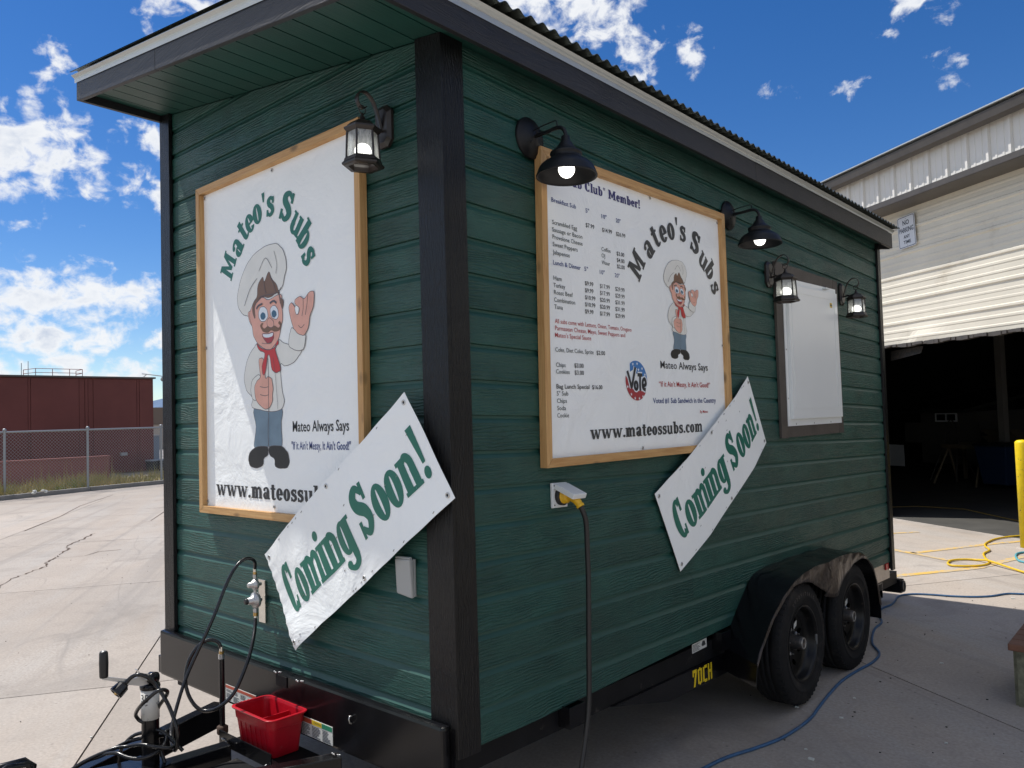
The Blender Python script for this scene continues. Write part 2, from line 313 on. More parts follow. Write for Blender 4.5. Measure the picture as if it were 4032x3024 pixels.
def concrete():
    m = bpy.data.materials.new('concrete'); m.use_nodes = True; h = NG(m.node_tree); b = m.node_tree.nodes['Principled BSDF']
    gp = h.n('ShaderNodeNewGeometry').outputs['Position']; oi = h.n('ShaderNodeObjectInfo').outputs['Random']
    rot = h.n('ShaderNodeVectorRotate', rotation_type='Z_AXIS'); rot.inputs['Angle'].default_value = .584; h.l(gp, rot.inputs['Vector']); gr = rot.outputs[0]
    a = h.noise(gp, .55, 6, .6); st = h.noise(h.scale(gr, (.22, 1.7, 1)), 1, 6, .62, .5); fi = h.noise(gp, 55, 4, .6); mi = h.noise(gp, 6, 6, .62)
    c = h.mix(h.rng(a, .3, .7, 0, 1), (.41, .345, .285), (.49, .43, .37))
    c = h.mix(h.rng(st, .46, .68, 0, .6), c, (.44, .43, .41))
    c = h.mix(h.rng(mi, .52, .78, 0, .5), c, (.27, .235, .20))
    c = h.mix(h.rng(fi, .35, .70, 0, .6), c, (.25, .215, .18))
    vo = h.n('ShaderNodeTexVoronoi'); vo.inputs['Scale'].default_value = 9; h.l(gp, vo.inputs['Vector'])
    c = h.mix(h.rng(vo.outputs['Distance'], .03, .09, .75, 0), c, (.12, .105, .09))
    vo2 = h.n('ShaderNodeTexVoronoi'); vo2.inputs['Scale'].default_value = 14; h.l(h.vmath('ADD', gp, (3.3, 1.1, 0)), vo2.inputs['Vector'])
    c = h.mix(h.rng(vo2.outputs['Distance'], .03, .075, .7, 0), c, (.62, .60, .56))
    sta = h.noise(h.vmath('ADD', gp, (9, 4, 0)), .9, 5, .7, .8)
    c = h.mix(h.rng(sta, .54, .70, 0, .62), c, (.20, .175, .15))
    tr_ = h.noise(h.scale(gr, (.05, 2.6, 1)), 1, 4, .6, .3); c = h.mix(h.rng(tr_, .58, .66, 0, .35), c, (.20, .185, .17))
    big = h.noise(h.vmath('ADD', gp, (2, 7, 0)), .30, 4, .6, .6); c = h.mix(h.rng(big, .38, .62, 0, .42), c, (.29, .26, .23))
    tm = h.math('ABSOLUTE', h.math('SINE', h.math('ADD', h.math('MULTIPLY', h.noise(h.scale(gr, (.10, .6, 1)), 1, 2, .5), 26), 0))); c = h.mix(h.math('MULTIPLY', h.rng(tm, 0, .10, .30, 0), h.rng(a, .45, .6, 0, 1)), c, (.16, .15, .14))
    hv = h.n('ShaderNodeHueSaturation'); h.l(c, hv.inputs['Color']); h.l(h.rng(oi, 0, 1, .90, 1.09), hv.inputs['Value'])
    h.l(hv.outputs[0], b.inputs['Base Color']); b.inputs['Roughness'].default_value = .82
    bn = h.n('ShaderNodeBump'); bn.inputs['Strength'].default_value = .35; bn.inputs['Distance'].default_value = .004; h.l(h.math('ADD', fi, mi), bn.inputs['Height']); h.l(bn.outputs[0], b.inputs['Normal'])
    M['concrete'] = m
concrete()
def glassy():
    m = bpy.data.materials.new('seeded_glass'); m.use_nodes = True; t = m.node_tree; h = NG(t); t.nodes.clear()
    o = h.n('ShaderNodeOutputMaterial'); tr = h.n('ShaderNodeBsdfTransparent'); tl = h.n('ShaderNodeBsdfTranslucent'); gl = h.n('ShaderNodeBsdfGlossy'); df = h.n('ShaderNodeBsdfDiffuse')
    tr.inputs[0].default_value = (.86, .88, .88, 1); tl.inputs[0].default_value = (.8, .82, .8, 1); gl.inputs['Roughness'].default_value = .15; df.inputs[0].default_value = (.5, .52, .52, 1)
    tc = h.n('ShaderNodeTexCoord').outputs['Object']; f = h.noise(h.scale(tc, (160, 160, 40)), 1, 3, .6)
    m1 = h.n('ShaderNodeMixShader'); h.l(h.rng(f, .3, .7, .18, .42), m1.inputs[0]); h.l(tr.outputs[0], m1.inputs[1]); h.l(tl.outputs[0], m1.inputs[2])
    m2 = h.n('ShaderNodeMixShader'); m2.inputs[0].default_value = .12; h.l(m1.outputs[0], m2.inputs[1]); h.l(gl.outputs[0], m2.inputs[2])
    m3 = h.n('ShaderNodeMixShader'); m3.inputs[0].default_value = .12; h.l(m2.outputs[0], m3.inputs[1]); h.l(df.outputs[0], m3.inputs[2])
    h.l(m3.outputs[0], o.inputs[0]); M['seeded_glass'] = m
glassy()

# ================================================================ SETTING
ground = MB().box(-3000, 3000, -3000, 3000, -.30, -.03).build('ground', 'asphalt_far', origin=(0, 0, -.03)); tag(ground, kind='structure')
# yard of concrete slabs, joints parallel to the warehouse wall; u = along wall, v = towards the wall
VH = -NH
def UV(u, v): return (u * UH.x + v * VH.x, u * UH.y + v * VH.y)
yard = MB().prism([UV(*q) for q in ((-14, -18), (-14, 7.7), (17.5, 7.7), (17.5, -18))], lambda a, b, d: (a, b, d), -.028, -.010).build('yard', 'base_dirt', origin=(0, 0, -.02)); tag(yard, kind='structure')
vs_ = [-18, -14.2, -9.6, -4.95, -1.59, 2.95, 7.785]
us_ = [-14, -10.6, -7.1, -3.6, -.5, 2.93, 6.5, 10.1, 13.7, 17.4]
us_far = [-14, -10.2, -6.7, -3.4, 0.1, 3.38, 6.9, 10.3, 13.8, 17.4]
J = .005
for i in range(len(vs_) - 1):
    U_ = us_far if vs_[i] >= 2.9 else us_
    for k in range(len(U_) - 1):
        mb = MB(); q = [UV(U_[k] + J, vs_[i] + J), UV(U_[k + 1] - J, vs_[i] + J), UV(U_[k + 1] - J, vs_[i + 1] - J), UV(U_[k] + J, vs_[i + 1] - J)]
        mb.prism(q, lambda a, b, d: (a, b, d), -.009, 0.0); mb.build('concrete_slab', 'concrete', yard)
# strip beyond the slabs up to the kerb
KP = [(-17.2, -14), (-18.2, -5), (-18.9, 0), (-19.74, 4.09), (-20.39, 6.36), (-20.71, 8.47), (-21.3, 12), (-22.2, 17), (-24, 26)]
ap = [UV(17.4 + J, -18), UV(17.4 + J, 12)]
far = MB().flat([[(-8, 26), (-24, 26), (-22.2, 17), (-21.3, 12), (-20.71, 8.47), (-20.39, 6.36), (-19.74, 4.09), (-18.9, 0), (-18.2, -5), (-17.2, -14), (-8, -22), UV(17.4 + J, -18), UV(17.4 + J, 7.785), (-8, 14)]], lambda a, b, d: (a, b, d), -.002).build('road', 'concrete', origin=(-18, 5, 0)); tag(far, kind='structure')
# crack
cr = [(-7.74, .79), (-8.2, 1.08), (-8.48, 1.36), (-8.64, 1.53), (-8.92, 1.6), (-9.2, 1.79), (-9.45, 1.92), (-9.84, 2.19), (-10.1, 2.24), (-10.55, 2.53), (-10.83, 2.75), (-11.0, 2.89), (-11.3, 3.06)]
mb = MB(); pts = []
for i in range(len(cr) - 1):
    for k in range(6):
        t = k / 6; pts.append((cr[i][0] * (1 - t) + cr[i + 1][0] * t + random.uniform(-.02, .02), cr[i][1] * (1 - t) + cr[i + 1][1] * t + random.uniform(-.03, .03)))
def ribbon(mb, pts, w, z, jit=.3):
    L = []
    for i, p in enumerate(pts):
        a = Vector(pts[min(i + 1, len(pts) - 1)]) - Vector(pts[max(i - 1, 0)]); nrm = Vector((-a.y, a.x)).normalized(); ww = w * random.uniform(1 - jit, 1 + jit)
        L += [(p[0] - nrm.x * ww, p[1] - nrm.y * ww, z), (p[0] + nrm.x * ww, p[1] + nrm.y * ww, z)]
    return mb.add(L, [(2 * i, 2 * i + 1, 2 * i + 3, 2 * i + 2) for i in range(len(pts) - 1)])
ribbon(mb, pts, .008, .0035, .75)
br = [(-9.2, 1.79), (-9.05, 2.1), (-9.25, 2.35), (-9.15, 2.6)]; ribbon(mb, br, .006, .0035, .6)
ribbon(mb, [(-6.9, .2), (-7.3, .62), (-7.74, .79)], .006, .0035, .6)
ribbon(mb, [(-12.7, 2.5), (-14.5, 3.65), (-16.3, 4.64), (-18.4, 6.14)], .008, .0035, .3)
ribbon(mb, [(-12.06, 4.28), (-13.3, 5.09)], .008, .0035, .3)
mb.build('crack', 'base_dirt', yard)
# faded yellow parking paint
def paint(name, pts, w):
    m_ = MB(); P = []
    for i in range(len(pts) - 1):
        n = max(2, int((Vector(pts[i + 1]) - Vector(pts[i])).length / .05))
        for k in range(n): P.append(tuple(Vector(pts[i]).lerp(Vector(pts[i + 1]), k / n)))
    P.append(pts[-1]); ribbon(m_, P, w, .004, .16); return m_.build(name, 'paint_worn')
def worn():
    m = bpy.data.materials.new('paint_worn'); m.use_nodes = True; t = m.node_tree; h = NG(t); b = t.nodes['Principled BSDF']; b.inputs['Roughness'].default_value = .8
    gp = h.n('ShaderNodeNewGeometry').outputs['Position']; f = h.noise(gp, 20, 6, .7); f2 = h.noise(gp, 3, 3, .5)
    c = h.mix(h.rng(h.math('ADD', f, h.math('MULTIPLY', f2, .5)), .66, .86, 0, 1), (.66, .42, .09), (.42, .38, .33)); h.l(c, b.inputs['Base Color']); M['paint_worn'] = m
worn()
for pts, w in ((((-1.6, 8.05), (-.57, 7.56), (-.16, 7.32)), .045), (((-.57, 7.56), (0.0, 8.63), (.35, 9.15)), .04), (((-1.2, 5.0), (-.39, 6.2), (.15, 7.02), (.41, 7.94)), .045), (((-1.4, 8.6), (-.91, 9.15)), .035)):
    tag(paint('painted_line', pts, w), kind='structure')

# kerb
def offset_poly(P, d):
    R = []
    for i, p in enumerate(P):
        a = Vector(P[min(i + 1, len(P) - 1)]) - Vector(P[max(i - 1, 0)]); n_ = Vector((-a.y, a.x)).normalized(); R.append((p[0] + n_.x * d, p[1] + n_.y * d))
    return R
kerb = MB().box(-18.95, -18.9, -.02, 0, -.02, -.01).build('kerb', 'kerb', origin=(-19, 4, 0)); tag(kerb, kind='structure')
K2 = []
for i in range(len(KP) - 1):
    n = max(1, round((Vector(KP[i + 1]) - Vector(KP[i])).length / 2.6))
    for k in range(n): K2.append(tuple(Vector(KP[i]).lerp(Vector(KP[i + 1]), k / n)))
K2.append(KP[-1])
KO = offset_poly(K2, .17)
for i in range(len(K2) - 1):
    a, b_, c, d = [Vector(q) for q in (K2[i], K2[i + 1], KO[i + 1], KO[i])]
    e = (b_ - a).normalized() * .006
    MB().prism([tuple(a + e), tuple(b_ - e), tuple(c - e), tuple(d + e)], lambda x, y, z: (x, y, z), -.02, .105).build('kerb_stone', 'kerb', kerb)
# verge behind the kerb
mat('verge_soil', (.16, .13, .08), .95, var=.35, vscale=5)
vg = offset_poly(K2, .171); vb = offset_poly(K2, 3.1)
verge = MB()
for i in range(len(vg) - 1):
    verge.add([(*vg[i], .09), (*vg[i + 1], .09), (*vb[i + 1], .06), (*vb[i], .06)], [(0, 1, 2, 3)])
verge = verge.build('verge', 'verge_soil'); tag(verge, kind='structure')
def grassmat(nm, c1, c2):
    m = bpy.data.materials.new(nm); m.use_nodes = True; h = NG(m.node_tree); b = m.node_tree.nodes['Principled BSDF']; b.inputs['Roughness'].default_value = .8
    gp = h.n('ShaderNodeNewGeometry').outputs['Position']; f = h.noise(gp, 3.2, 4, .7); h.l(h.mix(h.rng(f, .35, .65, 0, 1), c1, c2), b.inputs['Base Color']); M[nm] = m
grassmat('dry_grass', (.20, .23, .06), (.50, .38, .17))
gm = MB(); rg = random.Random(3)
for i in range(26000):
    t = rg.random() * (len(vg) - 2); k = int(t); fr = t - k
    a = Vector(vg[k]).lerp(Vector(vg[k + 1]), fr); c = Vector(vb[k]).lerp(Vector(vb[k + 1]), fr); q = a.lerp(c, rg.random() ** 1.4 * .9 + .01)
    if q.y < -2 or q.y > 14: continue
    clump = .5 + .5 * math.sin(q.y * 2.1 + 1.3 * math.sin(q.x * 3)) ; h_ = rg.uniform(.10, .30) * (.5 + clump) * (2.0 if rg.random() < .05 else 1)
    an = rg.random() * 6.28; w_ = rg.uniform(.006, .014); lx, ly = rg.uniform(-.1, .1), rg.uniform(-.1, .1)
    z0 = .075
    gm.add([(q.x - w_ * math.cos(an), q.y - w_ * math.sin(an), z0), (q.x + w_ * math.cos(an), q.y + w_ * math.sin(an), z0), (q.x + lx, q.y + ly, z0 + h_)], [(0, 1, 2)])
gm.fixn = False
tag(gm.build('grass', 'dry_grass'), 'dry green and straw coloured grass growing along the kerb behind the chain link fence', 'grass', kind='stuff')
# pale plastic bag caught in the grass
bag = MB(); rb = random.Random(5)
for k in range(9):
    bag.sphere((-19.80 + rb.uniform(-.04, .04), 4.95 + rb.uniform(-.17, .17), .12 + rb.uniform(-.01, .04)), rb.uniform(.02, .045), 7, 5, (1, 1.3, .7))
tag(bag.build('plastic_bag', 'litter_white'), 'crumpled white plastic bag lying in the dry grass at the kerb', 'bag')

# ---- chain link fence
fp = [(-19.55, .05), (-19.86, 2.18), (-20.16, 4.30), (-20.46, 6.32), (-20.96, 8.51), (-21.3, 10.6), (-21.7, 12.7), (-22.1, 14.8)]
fence = tag(empty('chain_link_fence', (-20.5, 6.3, .09)), 'galvanised chain link fence with round posts along the far kerb', 'fence')
for (x, y) in fp:
    MB().tube([(x, y, .05), (x, y, 1.66)], .030, 10).build('post', 'galv', fence)
    MB().sphere((x, y, 1.68), .045, 10, 6).build('post_cap', 'galv', fence)
mb = MB()
mb.tube([(x, y, 1.63) for x, y in fp], .024, 8); mb.build('top_rail', 'galv', fence)
mb = MB(); wr = .0042
for i in range(len(fp) - 1):
    a = Vector((*fp[i], 0)); b_ = Vector((*fp[i + 1], 0)); L = (b_ - a).length; e = (b_ - a) / L; nn = Vector((-e.y, e.x, 0)); H = 1.48; z0 = .13
    p = .085; k = -int(H / p) - 1
    while k * p < L:
        for sgn in (1, -1):
            s0 = k * p; s1 = s0 + H; za, zb = (0, H) if sgn > 0 else (H, 0)
            c0 = max(0, s0); c1 = min(L, s1)
            if c1 - c0 < .02: continue
            z_a = za + (zb - za) * (c0 - s0) / H; z_b = za + (zb - za) * (c1 - s0) / H
            A = a + e * c0 + Vector((0, 0, z0 + z_a)) + nn * (.002 * sgn); B = a + e * c1 + Vector((0, 0, z0 + z_b)) + nn * (.002 * sgn); up = Vector((0, 0, wr)) 
            mb.add([A - up, B - up, B + up, A + up], [(0, 1, 2, 3)])
        k += 1
mb.fixn = False
tag(mb.build('chain_link_mesh', 'galv', fence), kind='stuff')

# ---- red building
RX = -28.3
red = tag(empty('red_building', (RX, 9, 0)), 'dark maroon flat-roofed building beyond the chain link fence', 'building')
MB().box(RX - 12, RX, -14, 11.55, 0, 3.5).build('wall', 'maroon', red)
yy = [-14, -9, -4, .5, 4.2, 5.6, 7.27, 7.35, 8.90, 9.09, 9.20, 9.37, 10.92, 11.02, 11.48]
for i in range(len(yy) - 1):
    w_ = yy[i + 1] - yy[i]
    if w_ < .1 and False: continue
    MB().box(RX, RX + (.03 if w_ > .3 else .02 + .01 * (i % 2)), yy[i] + .010, yy[i + 1] - .010, .0, 3.46).build('wall_panel', 'maroon', red)
MB().box(RX - 12.05, RX + .09, -14.05, 11.62, 3.5, 3.56).build('roof_coping', 'dark_trim', red)
rl = MB()
RRX = RX - .4
posts = [7.53, 7.64, 8.18, 8.74, 9.17, 9.27]
for y in posts: rl.tube([(RRX if y not in (7.53, 9.27) else RRX - .9, y, 3.56), (RRX if y not in (7.53, 9.27) else RRX - .9, y, 3.83)], .012, 6)
for z in (3.69, 3.83): rl.tube([(RRX - .9, 7.53, z), (RRX, 7.64, z), (RRX, 9.17, z), (RRX - .9, 9.27, z)], .011, 6)
rl.build('roof_railing', 'maroon_rail', red)
for y, z in ((7.26, 4.02), (7.47, 4.09)):
    MB().tube([(RX - .6, y, 3.5), (RX - .6, y, z)], .012, 6).build('roof_mast', 'galv', red)
bx = MB(); bx.box(RX + .05, RX + .20, 10.27, 10.50, .63, .74); bx.build('wall_light', 'grey_plastic', red, bevel=.02)
cm = MB(); cm.tube([(RX + .2, 11.05, 3.68), (RX + .35, 11.4, 3.63), (RX + .4, 11.7, 3.59), (RX + .4, 11.74, 3.52)], .022, 6); cm.tube([(RX + .1, 11.15, 3.56), (RX + .28, 11.2, 3.66)], .018, 6)
c_ = tag(cm.build('security_camera', 'white_plastic', origin=(RX + .2, 11.3, 3.56)), 'white dome security camera on an arm at the corner of the maroon roof', 'camera')
MB().sphere((RX + .4, 11.75, 3.47), .085, 12, 8).build('dome', 'grey_plastic', c_)
lw = tag(empty('low_wall', (-24.7, 5, 0)), 'low maroon wall with a lighter cap behind the dry grass', 'wall')
MB().box(-24.95, -24.7, -14, 8.53, -.02, .72).build('wall_face', 'maroon_light', lw)
MB().box(-24.98, -24.66, -14, 8.55, .72, .775).build('wall_cap', 'maroon_light', lw)
for i, (y0, y1, lb) in enumerate(((11.1, 11.36, 'low black bin with a pale lid against the maroon building'), (11.42, 11.68, 'low black bin with a pale lid at the very corner of the maroon building'))):
    b0 = tag(empty('bin', (RX + .5, (y0 + y1) / 2, 0)), lb, 'bin', 'two low black bins by the maroon building')
    MB().hexa([(RX + .35, y0 + .02, 0), (RX + .7, y0 + .02, 0), (RX + .7, y1 - .02, 0), (RX + .35, y1 - .02, 0), (RX + .3, y0, .38), (RX + .75, y0, .38), (RX + .75, y1, .38), (RX + .3, y1, .38)]).build('bin_body', 'bin_black', b0, bevel=.015)
    MB().box(RX + .28, RX + .77, y0 - .01, y1 + .01, .38, .43).build('bin_lid', 'bin_lid', b0, bevel=.012)
cb = tag(empty('utility_cabinet', (-32.6, 13.7, 0)), 'blue grey utility cabinet standing past the corner of the maroon building', 'cabinet')
MB().box(-33.2, -32.6, 13.0, 13.72, 0, 1.25).build('cabinet_body', 'cabinet', cb, bevel=.02); MB().box(-33.25, -32.55, 12.96, 13.76, 1.25, 1.31).build('cabinet_top', 'galv', cb)
bb = tag(empty('beige_building', (-58, 27, 0)), 'far low building, dark brown above and beige below, past the maroon one', 'building')
MB().box(-75, -58.2, 18, 44, 0, 1.85).build('wall', 'beige', bb); MB().box(-75.2, -58, 17.8, 44.2, 1.85, 3.15).build('roof_band', 'brown_wall', bb)
MB().box(-58.2, -58.1, 25.6, 26.8, 0, 1.6).build('door', 'cabinet', bb)
# mountains on the horizon
mt = MB(); rm = random.Random(11); prev = None; V_ = []; F_ = []
n = 140
for i in range(n + 1):
    a = math.radians(-110 + 150 * i / n); r = 9000
    hgt = 230 + 120 * math.sin(i * .23) + 60 * math.sin(i * .61 + 1) + 22 * math.sin(i * 1.9) + rm.uniform(-8, 8)
    if -67 < math.degrees(a) < -62: hgt = 330 - 60 * abs(math.degrees(a) + 65.2)
    d_ = Vector((math.sin(a), math.cos(a), 0))
    V_ += [tuple(d_ * r + Vector((0, 0, -20))), tuple(d_ * (r + 900) + Vector((0, 0, hgt * .6))), tuple(d_ * (r + 2200) + Vector((0, 0, hgt * 1.25)))]
F_ = [(3 * i, 3 * i + 3, 3 * i + 4, 3 * i + 1) for i in range(n)] + [(3 * i + 1, 3 * i + 4, 3 * i + 5, 3 * i + 2) for i in range(n)]
mt.add(V_, F_, True); tag(mt.build('hills', 'hazy_mountain', origin=(-6000, 6000, 0)), kind='structure')

# ================================================================ WAREHOUSE
wh = tag(empty('warehouse', (0, 0, 0), WH), 'cream metal warehouse with a dark open doorway behind the trailer', 'building')
def ribbed(s0, s1, z0, z1, d, pitch, hgt, wid, vertical):
    """metal sheet with trapezoid ribs; list of (coord, depth) profile"""
    pr = []; lo, hi = (s0, s1) if vertical else (z0, z1); c = lo
    while c < hi - 1e-6:
        e = min(c + pitch, hi)
        pr += [(c, 0.0), (min(c + pitch - wid, e), 0.0), (min(c + pitch - wid * .8, e), hgt), (min(c + pitch - wid * .2, e), hgt)]
        if not vertical: pass
        c += pitch
    pr.append((hi, 0)); m_ = MB(); vs = []
    for (q, dp) in pr:
        if vertical: vs += [(q, d + dp, z0), (q, d + dp, z1)]
        else: vs += [(s0, d + dp, q), (s1, d + dp, q)]
    m_.add(vs, [(2 * i, 2 * i + 1, 2 * i + 3, 2 * i + 2) for i in range(len(pr) - 1)]); return m_
# siding above the door: ribbed horizontally in three courses
SD = [(2.52, .092, .012, .034), ]
prof = []; z = 2.50; rr = random.Random(2)
pat = [(.10, .006), (.115, .006), (.12, .015), (.10, .004), (.09, .004), (.13, .017)]
k = 0
while z < 4.44:
    st, hh = pat[k % len(pat)]; st = min(st, 4.45 - z)
    prof += [(z, 0), (z + st * .55, 0), (z + st * .68, hh), (z + st * .9, hh)]; z += st; k += 1
prof.append((4.45, 0))
def bulge(s, z): return .05 * math.exp(-((s + .15) / .35) ** 2 - ((z - 2.56) / .12) ** 2) - .03 * math.exp(-((s - .1) / .12) ** 2 - ((z - 2.58) / .08) ** 2)
mb = MB(); S_ = [8, 4, 1.5] + [1.2 - .1 * i for i in range(26)] + [-1.6 - .3 * i for i in range(6)] + [-4, -7, -12]
vs = []
for (zz, dp) in prof:
    for s_ in S_: vs.append((s_, dp + bulge(s_, zz) + .004 * math.sin(s_ * 3 + zz * 4), zz))
ns = len(S_)
mb.add(vs, [(i * ns + j, i * ns + j + 1, (i + 1) * ns + j + 1, (i + 1) * ns + j) for i in range(len(prof) - 1) for j in range(ns - 1)]); mb.build('siding_sheet', 'cream_siding', wh, WH)
MB().box(-12, 8, -.25, -.02, 2.5, 5.0).build('wall_core', 'interior', wh, WH)
# jagged header trim
mb = MB()
for i in range(42):
    s0 = 1.0 - .07 * i; zb = 2.462 + .010 * math.sin(i * .9) + (.02 if 4 < i < 9 else 0); mb.box(s0 - .07, s0, -.05, .045 + .012 * math.sin(i * 1.7), zb, 2.508)
mb.box(-12, 1.0 - 2.94, -.05, .045, 2.462, 2.508); mb.box(1.0, 8, -.05, .045, 2.462, 2.508); mb.build('door_header', 'dark_trim', wh, WH)
fl = MB().hexa([(.78, -.28, 2.30), (.18, -.28, 2.37), (.18, -.27, 2.37), (.78, -.27, 2.30), (.80, -.30, 2.45), (.16, -.30, 2.47), (.16, -.29, 2.47), (.80, -.29, 2.45)]).build('header_flap', 'hub_grey', wh, WH)
# upper band, vertical panels
s_ = 6.2
while s_ > -11:
    m_ = MB(); w_ = .305
    pr = [(0, 0), (.05, 0), (.055, .006), (.085, .006), (.09, 0), (.15, 0), (.155, .006), (.185, .006), (.19, 0), (.245, 0), (.258, .03), (.292, .03), (.304, 0)]
    vs = []
    for (q, dp) in pr: vs += [(s_ - q, .35 + dp, 4.44), (s_ - q, .35 + dp, 4.98)]
    m_.add(vs, [(2 * i, 2 * i + 1, 2 * i + 3, 2 * i + 2) for i in range(len(pr) - 1)])
    m_.build('band_panel', 'cream_band', wh, WH); s_ -= w_
mb = MB(); mb.box(-12, 8, -.02, .40, 4.395, 4.437); mb.box(-12, 8, .37, .41, 4.40, 4.475); mb.build('soffit_trim', 'dark_trim', wh, WH)
mb = MB(); mb.prism([(.37, 4.95), (.45, 4.90), (.53, 4.93), (.55, 5.03), (.37, 5.06)], lambda a, b, d: (d, a, b), -12, 8); mb.build('gutter', 'dark_trim', wh, WH)
mb = MB(); mb.box(-12, 8, .30, .57, 5.06, 5.075); mb.hexa([(-12, .5, 5.075), (8, .5, 5.075), (8, -9, 5.5), (-12, -9, 5.5), (-12, .5, 5.09), (8, .5, 5.09), (8, -9, 5.52), (-12, -9, 5.52)]); mb.build('roof', 'white_metal', wh, WH)
# shell + left wall
mb = MB(); mb.box(.75, 8, -.04, -.02, 0, 2.5); mb.build('front_wall', 'cream_siding', wh, WH)
mb = MB(); mb.box(.70, .75, -.05, .0, 0, 2.462); mb.build('door_jamb', 'dark_trim', wh, WH)
mb = MB(); mb.box(-12, -8.6, -.25, -.02, 0, 2.5); mb.build('front_wall', 'cream_siding', wh, WH)
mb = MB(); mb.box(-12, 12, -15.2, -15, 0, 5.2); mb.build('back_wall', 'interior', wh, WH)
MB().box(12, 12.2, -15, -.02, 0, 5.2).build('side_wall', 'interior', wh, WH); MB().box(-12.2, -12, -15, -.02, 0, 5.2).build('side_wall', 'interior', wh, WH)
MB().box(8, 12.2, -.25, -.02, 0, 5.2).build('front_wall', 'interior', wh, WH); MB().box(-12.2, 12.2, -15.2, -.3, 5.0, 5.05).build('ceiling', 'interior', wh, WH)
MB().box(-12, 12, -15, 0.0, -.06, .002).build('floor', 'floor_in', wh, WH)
MB().box(3.27, 3.41, -5.12, -5.0, 0, 5).build('column', 'post_cream', wh, WH)
# things inside
sh = tag(empty('shed', (5.7, -6.5, 0), WH), 'small unfinished shed with a metal roof deep inside the dark doorway', 'shed')
MB().box(4.9, 6.55, -8.2, -6.05, .25, 1.45).build('wall', 'shed_wall', sh, WH); MB().box(4.8, 7.0, -6.0, -5.98, .72, 1.2).build('wall_panel', 'shed_wall', sh, WH)
MB().hexa([(7.0, -5.8, 1.43), (5.0, -5.8, 1.43), (4.4, -8.0, 1.95), (6.4, -8.0, 1.95), (7.0, -5.8, 1.50), (5.0, -5.8, 1.50), (4.4, -8.0, 2.0), (6.4, -8.0, 2.0)]).build('roof', 'roof_metal', sh, WH)
fr = MB(); fr.box(5.46, 6.08, -6.05, -6.02, 1.22, 1.25); fr.box(5.46, 6.08, -6.05, -6.02, 1.39, 1.42); fr.box(5.46, 5.49, -6.05, -6.02, 1.25, 1.39); fr.box(6.05, 6.08, -6.05, -6.02, 1.25, 1.39); fr.box(5.75, 5.78, -6.05, -6.02, 1.25, 1.39)
wf = fr.build('window', 'white_plastic', sh, WH); MB().box(5.49, 6.05, -6.05, -6.04, 1.25, 1.39).build('pane', 'glass_dark', wf, WH)
mb = MB(); vs = []
for i in range(49): vs += [(7.55 - i * .0125, -5.9 + (.015 if i % 4 < 2 else 0), .14), (7.55 - i * .0125, -5.9 + (.015 if i % 4 < 2 else 0), .66)]
mb.add(vs, [(2 * i, 2 * i + 1, 2 * i + 3, 2 * i + 2) for i in range(48)]); tag(mb.build('corrugated_sheet', 'galv', None, WH), 'upright corrugated metal sheet leaning just inside the warehouse door', 'metal sheet')
bn = tag(empty('wheelie_bin', (2.8, -4.4, 0), WH), 'dark blue wheelie bin standing inside the warehouse', 'bin')
MB().hexa([(2.5, -4.7, .1), (3.02, -4.7, .1), (3.02, -4.15, .1), (2.5, -4.15, .1), (2.42, -4.78, .82), (3.12, -4.78, .82), (3.12, -4.08, .82), (2.42, -4.08, .82)]).build('bin_body', 'bin_blue', bn, WH, bevel=.02)
MB().box(2.40, 3.14, -4.8, -4.06, .82, .87).build('bin_lid', 'bin_black', bn, WH, bevel=.015)
for s_ in (2.52, 2.98): MB().lathe(WH((s_, -4.75, .1)), UH, [(-.03, 0), (-.03, .1), (.03, .1), (.03, 0)], 16).build('wheel', 'rubber', bn)
ld = tag(empty('step_ladder', (4.6, -4.9, 0), WH), 'small folding step ladder with a rounded top rail inside the warehouse', 'ladder')
def wt(name, pts, r, parent, m_='hub_grey'): MB().tube([tuple(WH(p)) for p in pts], r, 6).build(name, m_, parent)
wt('rail', [(4.95, -4.75, 0), (4.72, -4.95, .8), (4.68, -4.97, 1.2), (4.55, -4.98, 1.3), (4.42, -4.97, 1.2), (4.38, -4.95, .8), (4.25, -4.75, 0)], .014, ld)
wt('leg', [(4.9, -5.3, 0), (4.7, -4.97, .85)], .013, ld); wt('leg', [(4.25, -5.3, 0), (4.4, -4.97, .85)], .013, ld)
for z_, w_ in ((.25, .30), (.52, .26), (.8, .2)): MB().box(4.57 - w_, 4.57 + w_ - .02, -4.98 + (.8 - z_) * .25 - .05, -4.98 + (.8 - z_) * .25 + .05, z_, z_ + .02).build('step', 'hub_grey', ld, WH)
sw = tag(empty('sawhorse', (3.9, -4.6, 0), WH), 'pale timber sawhorse with crossed legs beside the blue bin', 'sawhorse')
MB().box(3.3, 4.4, -4.65, -4.56, .72, .80).build('beam', 'timber', sw, WH)
for s_ in (3.45, 4.25):
    for sg in (-1, 1): wt('leg', [(s_, -4.6, .74), (s_ + (.12 if s_ > 4 else -.12), -4.6 + sg * .3, 0)], .024, sw, 'timber')
wb = tag(empty('timber_stack', (3.9, -5.6, 0), WH), 'stack of pale timber offcuts on a bench behind the sawhorse', 'timber')
MB().box(3.35, 4.9, -6.0, -5.4, .76, .80).build('bench_top', 'timber', wb, WH)
for s_ in (3.4, 4.8): MB().box(s_, s_ + .06, -5.6, -5.54, 0, .76).build('bench_leg', 'timber', wb, WH)
for i in range(6): MB().box(3.4 + .05 * i, 4.2 + .07 * (i % 3), -5.95 + .03 * i, -5.55, .80 + .045 * i, .84 + .045 * i).build('plank', 'timber', wb, WH)
